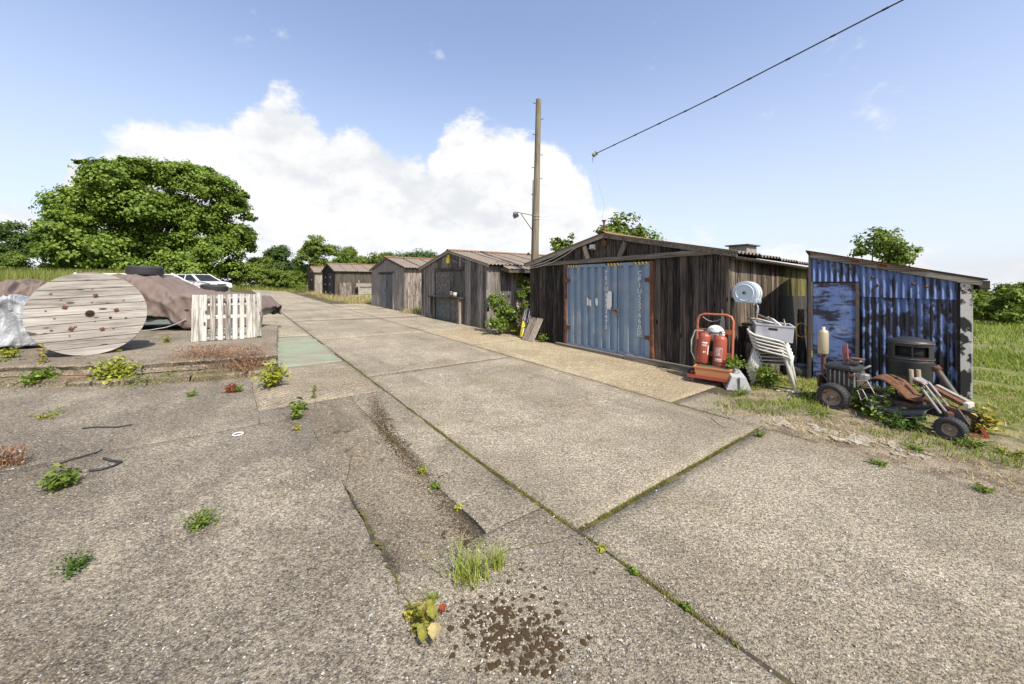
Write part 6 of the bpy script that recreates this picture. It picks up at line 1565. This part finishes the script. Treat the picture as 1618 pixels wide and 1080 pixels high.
W('bushy upright weed on the dark yard', 97, 772, 'bush', 40, 46, 8, n=26)
W('dry brown weed at the yard edge', 16, 736, 'tangle', 32, 40, 9, n=60)
W('fleshy upright weed with broad leaves', 467, 662, 'dock', 32, 26, 10, M['leaf_light'])
W('second broad leaved weed by the strip', 472, 650, 'dock', 22, 22, 11, M['leaf_light'])
W('slim upright weed on the ridged concrete', 496, 630, 'stem', 24, 12, 12)
W('single red leaved weed on the yard', 362, 621, 'bush', 20, 22, 13, M['leaf_red'], n=10)
W('green sprig beside the red weed', 377, 620, 'low', 14, 18, 14)
W('small green weed in front of the kerb', 303, 627, 'low', 13, 22, 15)
W('large yellow flowering weed at the slab corner', 430, 612, 'bush', 42, 48, 16, M['leaf_yellow'], n=46)
W('large yellow green nettle clump by the drum', 182, 606, 'bush', 48, 70, 17, M['leaf_yellow'], n=54)
W('green weed clump at the kerb under the drum', 64, 610, 'bush', 34, 48, 18, M['leaf_light'], n=34)
W('green weed clump at the left end of the kerb', 12, 592, 'bush', 30, 44, 19, n=26)
W('dry red seed head weed before the drum', 66, 598, 'stem', 58, 16, 20, M['leaf_ochre'], n=5)
W('small weed on the kerb between clumps', 132, 588, 'bush', 22, 24, 21, n=14)
W('yellow weed under the silver sheet', 12, 565, 'bush', 18, 34, 22, M['leaf_yellow'], n=18, at_z=SZ)
W('yellow weed between drum and pallet', 264, 541, 'low', 14, 18, 23, M['leaf_yellow'], at_z=SZ)
W('wide tangle of dead brown weed at the kerb', 350, 590, 'tangle', 44, 130, 24, n=1000)
W('dead brown weed below the pallet', 300, 592, 'tangle', 24, 70, 25, n=120)
W('creeping greenery along the kerb foot', 235, 606, 'low', 20, 110, 26, n=44)
W('low yellow leaves in a line across the yard', 70, 660, 'low', 11, 66, 27, M['leaf_yellow'], n=18)
W('faint yellow sprig by the broad leaved weeds', 470, 679, 'low', 8, 20, 28, M['leaf_ochre'])
W('grass sprig beside the chair legs', 1170, 624, 'low', 14, 46, 29, n=30)
W('leafy shrub weed in front of the chairs', 1213, 612, 'bush', 42, 42, 30, M['leaf_light'], n=40)
W('dock weed at the shed end of the chairs', 1275, 632, 'bush', 20, 40, 31, n=16)
W('pale green weed growing through the mower middle', 1386, 664, 'bush', 44, 48, 32, M['leaf_light'], n=32)
W('dark weed under the mower deck', 1428, 678, 'bush', 32, 64, 33, M['leaf_dark'], n=44)
W('green weed behind the mower engine', 1360, 650, 'bush', 44, 36, 34, M['leaf_light'], n=28)
W('leafy weed round the mower guard', 1440, 645, 'bush', 44, 60, 35, n=40)
W('ochre weed at the mower nose', 1550, 684, 'bush', 42, 44, 36, M['leaf_ochre'], n=34)
W('bright low weed before the mower wheel', 1535, 706, 'low', 20, 52, 37, M['leaf_light'], n=40)
W('tiny seedling in the long road joint', 1085, 962, 'low', 5, 22, 301, M['leaf_light'], n=8)
W('yellow seedling near the joint crossing', 950, 868, 'low', 4, 18, 302, M['leaf_yellow'], n=7)
W('small sprig in the soil trail', 722, 802, 'low', 6, 18, 303, M['leaf_yellow'], n=7)
W('ochre leaved creeper around the yellowing bramble', 664, 992, 'dock', 26, 40, 304, M['bramble'], n=9)
W('reddish sprig beside the yellowing bramble', 650, 975, 'low', 16, 30, 305, M['leaf_ochre'], n=14)
W('small weed in the transverse joint', 1199, 689, 'low', 8, 24, 38)
W('spreading weed beside the broken concrete', 1445, 712, 'low', 12, 50, 311, n=24)
W('yellow green verge weed past the mower', 1590, 720, 'low', 16, 60, 312, M['leaf_yellow'], n=30)
W('low weed mat behind the broken concrete', 1290, 655, 'low', 12, 60, 313, n=28)
W('low weed at the road edge', 1392, 735, 'low', 8, 30, 39, M['leaf_light'])
W('flat weed on the verge by the road', 1555, 777, 'low', 11, 30, 40, M['leaf_light'])
W('weed at the foot of the black garage boards', 856, 540, 'bush', 16, 18, 41, M['leaf_light'], n=12)
W('moss sprig in the road joint', 1000, 905, 'low', 6, 16, 42, M['leaf_light'])
W('weed spilling from the trolley trough', 1155, 582, 'bush', 22, 46, 43, M['leaf_light'], n=26, at_z=.27)
# yellowing bramble with big leaves at the bottom
bw = gpt(672, 1000)
bt = thing('bramble', 'yellowing bramble with large leaves in the cracked yard', 'weed', bw, 0, 'weeds in the cracks')
for i, (px, py, ln, m, tl_) in enumerate(((683, 961, .075, 'bramble', 10), (672, 975, .085, 'bramble', 25), (682, 985, .09, 'bramble', 30), (668, 1000, .07, 'bramble', 20), (670, 1016, .08, 'bramble', 25), (688, 1014, .1, 'straw', 30), (697, 968, .06, 'leaf_red', 5))):
    ln *= .72; g0 = gpt(px, py) - bw; a = random.uniform(-2.2, -.9)
    P = []
    for u in np.linspace(0, 1, 13):
        wv = ln * .42 * math.sin(math.pi * u ** .7) ** .75 * (1 + .12 * math.sin(u * 22))
        P.append([(u * ln * math.cos(R(tl_)), v * wv, .035 + .02 * (i % 3) - u * ln * math.sin(R(tl_)) * .6 + .03 * ln / .08 * abs(v) * .6) for v in (-1, -.5, 0, .5, 1)])
    obj('leaf', MB().grid(np.array(P)), M[m], bt, g0, (0, 0, a))
obj('stems', MB().tube([(0, 0, 0), (-.02, .05, .05), (-.04, .12, .06)], .003, 4).tube([(0, 0, 0), (.03, .02, .05), (.06, .06, .05)], .003, 4).tube([(0, 0, 0), (.01, -.03, .04), (.02, -.06, .05)], .003, 4), M['leaf_red'], bt)

_k = NM('brown_grit'); M['gritstone'] = _k.done(_k.ramp(_k.island(), [(0, (.08, .06, .04)), (.5, (.2, .155, .1)), (1, (.36, .3, .22))]), .9)
# ------------------------------------------------------------------ grass, moss, loose stones
def scatter(poly_st, n, rng, dens=None):
    """random ground points inside an (s,t) box list"""
    out = []
    for s0, s1, t0, t1, k in poly_st:
        s, t = rng.uniform(s0, s1, k), rng.uniform(t0, t1, k); P = s[:, None] * SD + t[:, None] * TD
        out.append(np.concatenate((P, soil(P[:, 0], P[:, 1])[:, None]), 1))
    return np.concatenate(out)
from mathutils import noise as mn
def nz(P, sc, off=0): return np.array([mn.noise((p[0] * sc + off, p[1] * sc, off)) for p in P])
rg = np.random.default_rng(77)
def stuff(name, label, cat, me, m):
    o_ = obj(name, me, m); o_['kind'] = 'stuff'; return tag(o_, label, cat)
# meadow on the right, beyond the tin shed
P = scatter([(-14, 2.2, 9.2, 14, 42000), (-22, 4, 14, 24, 30000)], 0, rg); s_, t_ = w2st(P[:, 0], P[:, 1])
q = nz(P, .35, 4); d_ = P[:, 0] / P[:, 1]
track = (np.abs(t_ - 9.7 - .15 * np.sin(s_)) < .28) | (np.abs(t_ - 11.2 - .15 * np.sin(s_ + .4)) < .28)
ok = (~track) & (q > -.35) & (P[:, 1] > 1)
P = P[ok]; q = q[ok]; far_k = np.clip((w2st(P[:, 0], P[:, 1])[1] - 8) / 10, 0, 1)
stuff('meadow_grass', 'bright green grass of the field beside the track', 'grass', fast_mesh('g', blades(P, .06 + .14 * far_k + .08 * np.clip(q, 0, 1), .011 + .012 * far_k, .7, rg), 4), M['grass'])
# verge round the mower, patchy
P = scatter([(-9, 2.7, 4.95, 9.4, 60000)], 0, rg); s_, t_ = w2st(P[:, 0], P[:, 1]); q = nz(P, 1.3, 9) + .35 * nz(P, 4, 2)
ok = (q + .17 * (t_ - 6.3) > .1) & ~((s_ > 2.0) & (t_ > 8.1))
stuff('verge_grass', 'patchy short grass on the dirt verge', 'grass', fast_mesh('g', blades(P[ok], .06 + .08 * np.clip(q[ok], 0, 1), .009, .8, rg), 4), M['grass'])
P2 = P[(q < .3) & (q > -.25)][:16000]
stuff('dead_grass', 'dry straw flattened on the dirt verge', 'grass', fast_mesh('g', blades(P2, .05, .008, 2.2, rg), 4), M['straw'])
# tall meadow behind the cars, left
Yr = rg.uniform(15, 31, 26000); xr = (rg.uniform(-160, 235, 26000) - CX) / F * Yr; P = np.stack((xr, Yr, gz(xr, Yr)), 1)
stuff('tall_grass', 'tall seeding grass behind the cable drum', 'grass', fast_mesh('g', blades(P, 1.5, .035, .3, rg), 4), M['grass_mix'])
# rough grass under the far trees and dry weeds before the long garage
P = scatter([(34, 52, -30, -2, 9000), (40, 55, -4, 12, 9000)], 0, rg); P = P[~((w2st(P[:, 0], P[:, 1])[1] > -6) & (w2st(P[:, 0], P[:, 1])[0] < 44))]
stuff('rough_grass', 'rough grass under the boundary trees', 'grass', fast_mesh('g', blades(P, .5, .04, .5, rg), 4), M['grass_mix'])
P = scatter([(23.5, 33, 5.6, 9.5, 5000), (33, 40.5, 5.9, 6.6, 900), (16.2, 17.4, 6.4, 8, 300)], 0, rg); q = nz(P, .6, 3); P = P[q > -.12]
stuff('dry_weeds', 'dry yellow weeds before the long tarred garage', 'weeds', fast_mesh('g', blades(P, .34, .022, .7, rg), 4), M['straw'])
P = scatter([(8.3, 10.3, 7, 11, 2500), (.2, 2.8, 7.6, 8.4, 0)], 0, rg)
stuff('gap_grass', 'grass in the gap between two garages', 'grass', fast_mesh('g', blades(P, .22, .012, .6, rg), 4), M['grass'])
# moss tufts and seedlings in the road joints
pts = []
for s0, s1, t0, t1, k in ((.2, 8, 1.845, 1.865, 1800), (1.74, 1.765, 1.9, 4.9, 1300), (8, 20, 1.845, 1.865, 250), (2.0, 6.0, 1.34, 1.37, 500), (1.2, 2.8, 4.84, 4.88, 260), (6.49, 6.51, 2, 4.8, 90), (7.88, 7.93, .4, 1.8, 250)):
    s, t = rg.uniform(s0, s1, k), rg.uniform(t0, t1, k); P = s[:, None] * SD + t[:, None] * TD; pts.append(np.concatenate((P, gz(P[:, 0], P[:, 1])[:, None] - .004), 1))
P = np.concatenate(pts); q = nz(P, 2.3, 6); P = P[q > -.22]
stuff('joint_moss', 'yellow green moss lining the road joints', 'moss', fast_mesh('g', blades(np.repeat(P, 3, 0) + rg.normal(size=(len(P) * 3, 3)) * [.006, .006, 0], .013, .006, .9, rg, 1), 4), M['joint_moss'])
# brown moss cushions
def domes(P, rad, hgt, rng, n=7):
    V = []; a = np.arange(n) * 2 * np.pi / n
    for p, r_ in zip(P, rad):
        k = r_ * rng.uniform(.55, 1.35, n); r1 = np.stack((p[0] + k * np.cos(a), p[1] + k * np.sin(a), np.full(n, p[2])), 1); r2 = np.stack((p[0] + k * .65 * np.cos(a), p[1] + k * .65 * np.sin(a), np.full(n, p[2] + hgt * r_ * .8)), 1)
        c = np.array((p[0], p[1], p[2] + hgt * r_))
        for i in range(n):
            j = (i + 1) % n; V += [r1[i], r1[j], r2[j], r2[i], r2[i], r2[j], c, c]
    return np.array(V)
pts = []
for px, py, sx, sy, k in ((800, 985, 70, 50, 130), (840, 1020, 55, 45, 110), (760, 1000, 40, 50, 60), (700, 800, 12, 40, 26), (740, 850, 20, 30, 20), (900, 920, 70, 60, 8), (830, 915, 30, 30, 6)):
    for _ in range(k):
        x, y = px + rg.normal() * sx * .6, py + rg.normal() * sy * .6
        if y > 640: pts.append(gpt(x, y))
P = np.array(pts)
stuff('moss_cushions', 'dark brown moss cushions on the broken concrete', 'moss', fast_mesh('g', domes(P, rg.uniform(.004, .018, len(P)), .45, rg, 10), 4, True), M['moss'])
# crumbly brown soil and moss along the strip edge
pts = []
for _ in range(6500):
    u = rg.random() ** 1.5; x, y = np.interp(u, [0, .3, .6, 1], [588, 615, 690, 760]), np.interp(u, [0, .3, .6, 1], [625, 690, 780, 865]); pts.append(gpt(x + rg.normal() * (7 + 5 * u), y + rg.normal() * 7))
P = np.array(pts)
stuff('crumbled_soil', 'crumbly brown soil along the broken strip edge', 'soil', fast_mesh('g', domes(P, rg.uniform(.0015, .0075, len(P)), .7, rg, 5), 4, True), M['moss'])
# loose stones
pts = []
for px, py, sx, sy, k in ((780, 960, 120, 80, 420), (500, 900, 420, 150, 520), (1200, 900, 350, 130, 420), (300, 690, 280, 60, 160)):
    x, y = px + rg.normal(size=k) * sx, py + rg.normal(size=k) * sy
    for a, b in zip(x, y):
        if b > 640 and b < 1150: pts.append(gpt(a, b))
P = np.array(pts); P[:, 2] += .006
stuff('loose_stones', 'small loose stones scattered over the concrete', 'stones', fast_mesh('g', domes(P, rg.uniform(.002, .008, len(P)), .5, rg, 6), 4), M['pebble'])
# verge gravel and the broken pale concrete by the mower
pts = []
for _ in range(2600):
    s, t = rg.uniform(-3, 2.6), 4.9 + abs(rg.normal()) * .6; p = s * SD + t * TD; pts.append((p[0], p[1], float(soil(p[0], p[1])) + .001))
P = np.array(pts)[:1300]; stuff('verge_gravel', 'loose gravel and crumbs along the road edge', 'gravel', fast_mesh('g', domes(P, rg.uniform(.003, .009, len(P)), .5, rg, 6), 4), M['gritstone'])
pc = gpt(1330, 690); pr = math.atan2(-.8, .6) + .1
pat = obj('broken_concrete', MB().grid(np.array([[(x, y, -.03) for y in (-.25, .25)] for x in (-.6, .6)])), M['joint'], None, pc, (0, 0, pr)); pat['kind'] = 'structure'
for i in range(110):
    x, y = rg.uniform(-.66, .62), rg.normal() * .11; n = 7; a = np.sort(rg.uniform(0, 6.28, n)); r_ = rg.uniform(.014, .05) * (1 if i % 5 else 1.5)
    wx, wy = pc[0] + x * math.cos(pr) - y * math.sin(pr), pc[1] + x * math.sin(pr) + y * math.cos(pr)
    mb = MB().prism([(r_ * 1.25 * math.cos(q), r_ * .9 * math.sin(q)) for q in a], 2, -.01, .004)
    obj('fragment', mb, M['pale_frag'], pat, (x, y, float(soil(wx, wy)) - pc[2] + .002 + .00008 * i), (rg.normal() * .03, rg.normal() * .03, rg.normal() * 1.5))
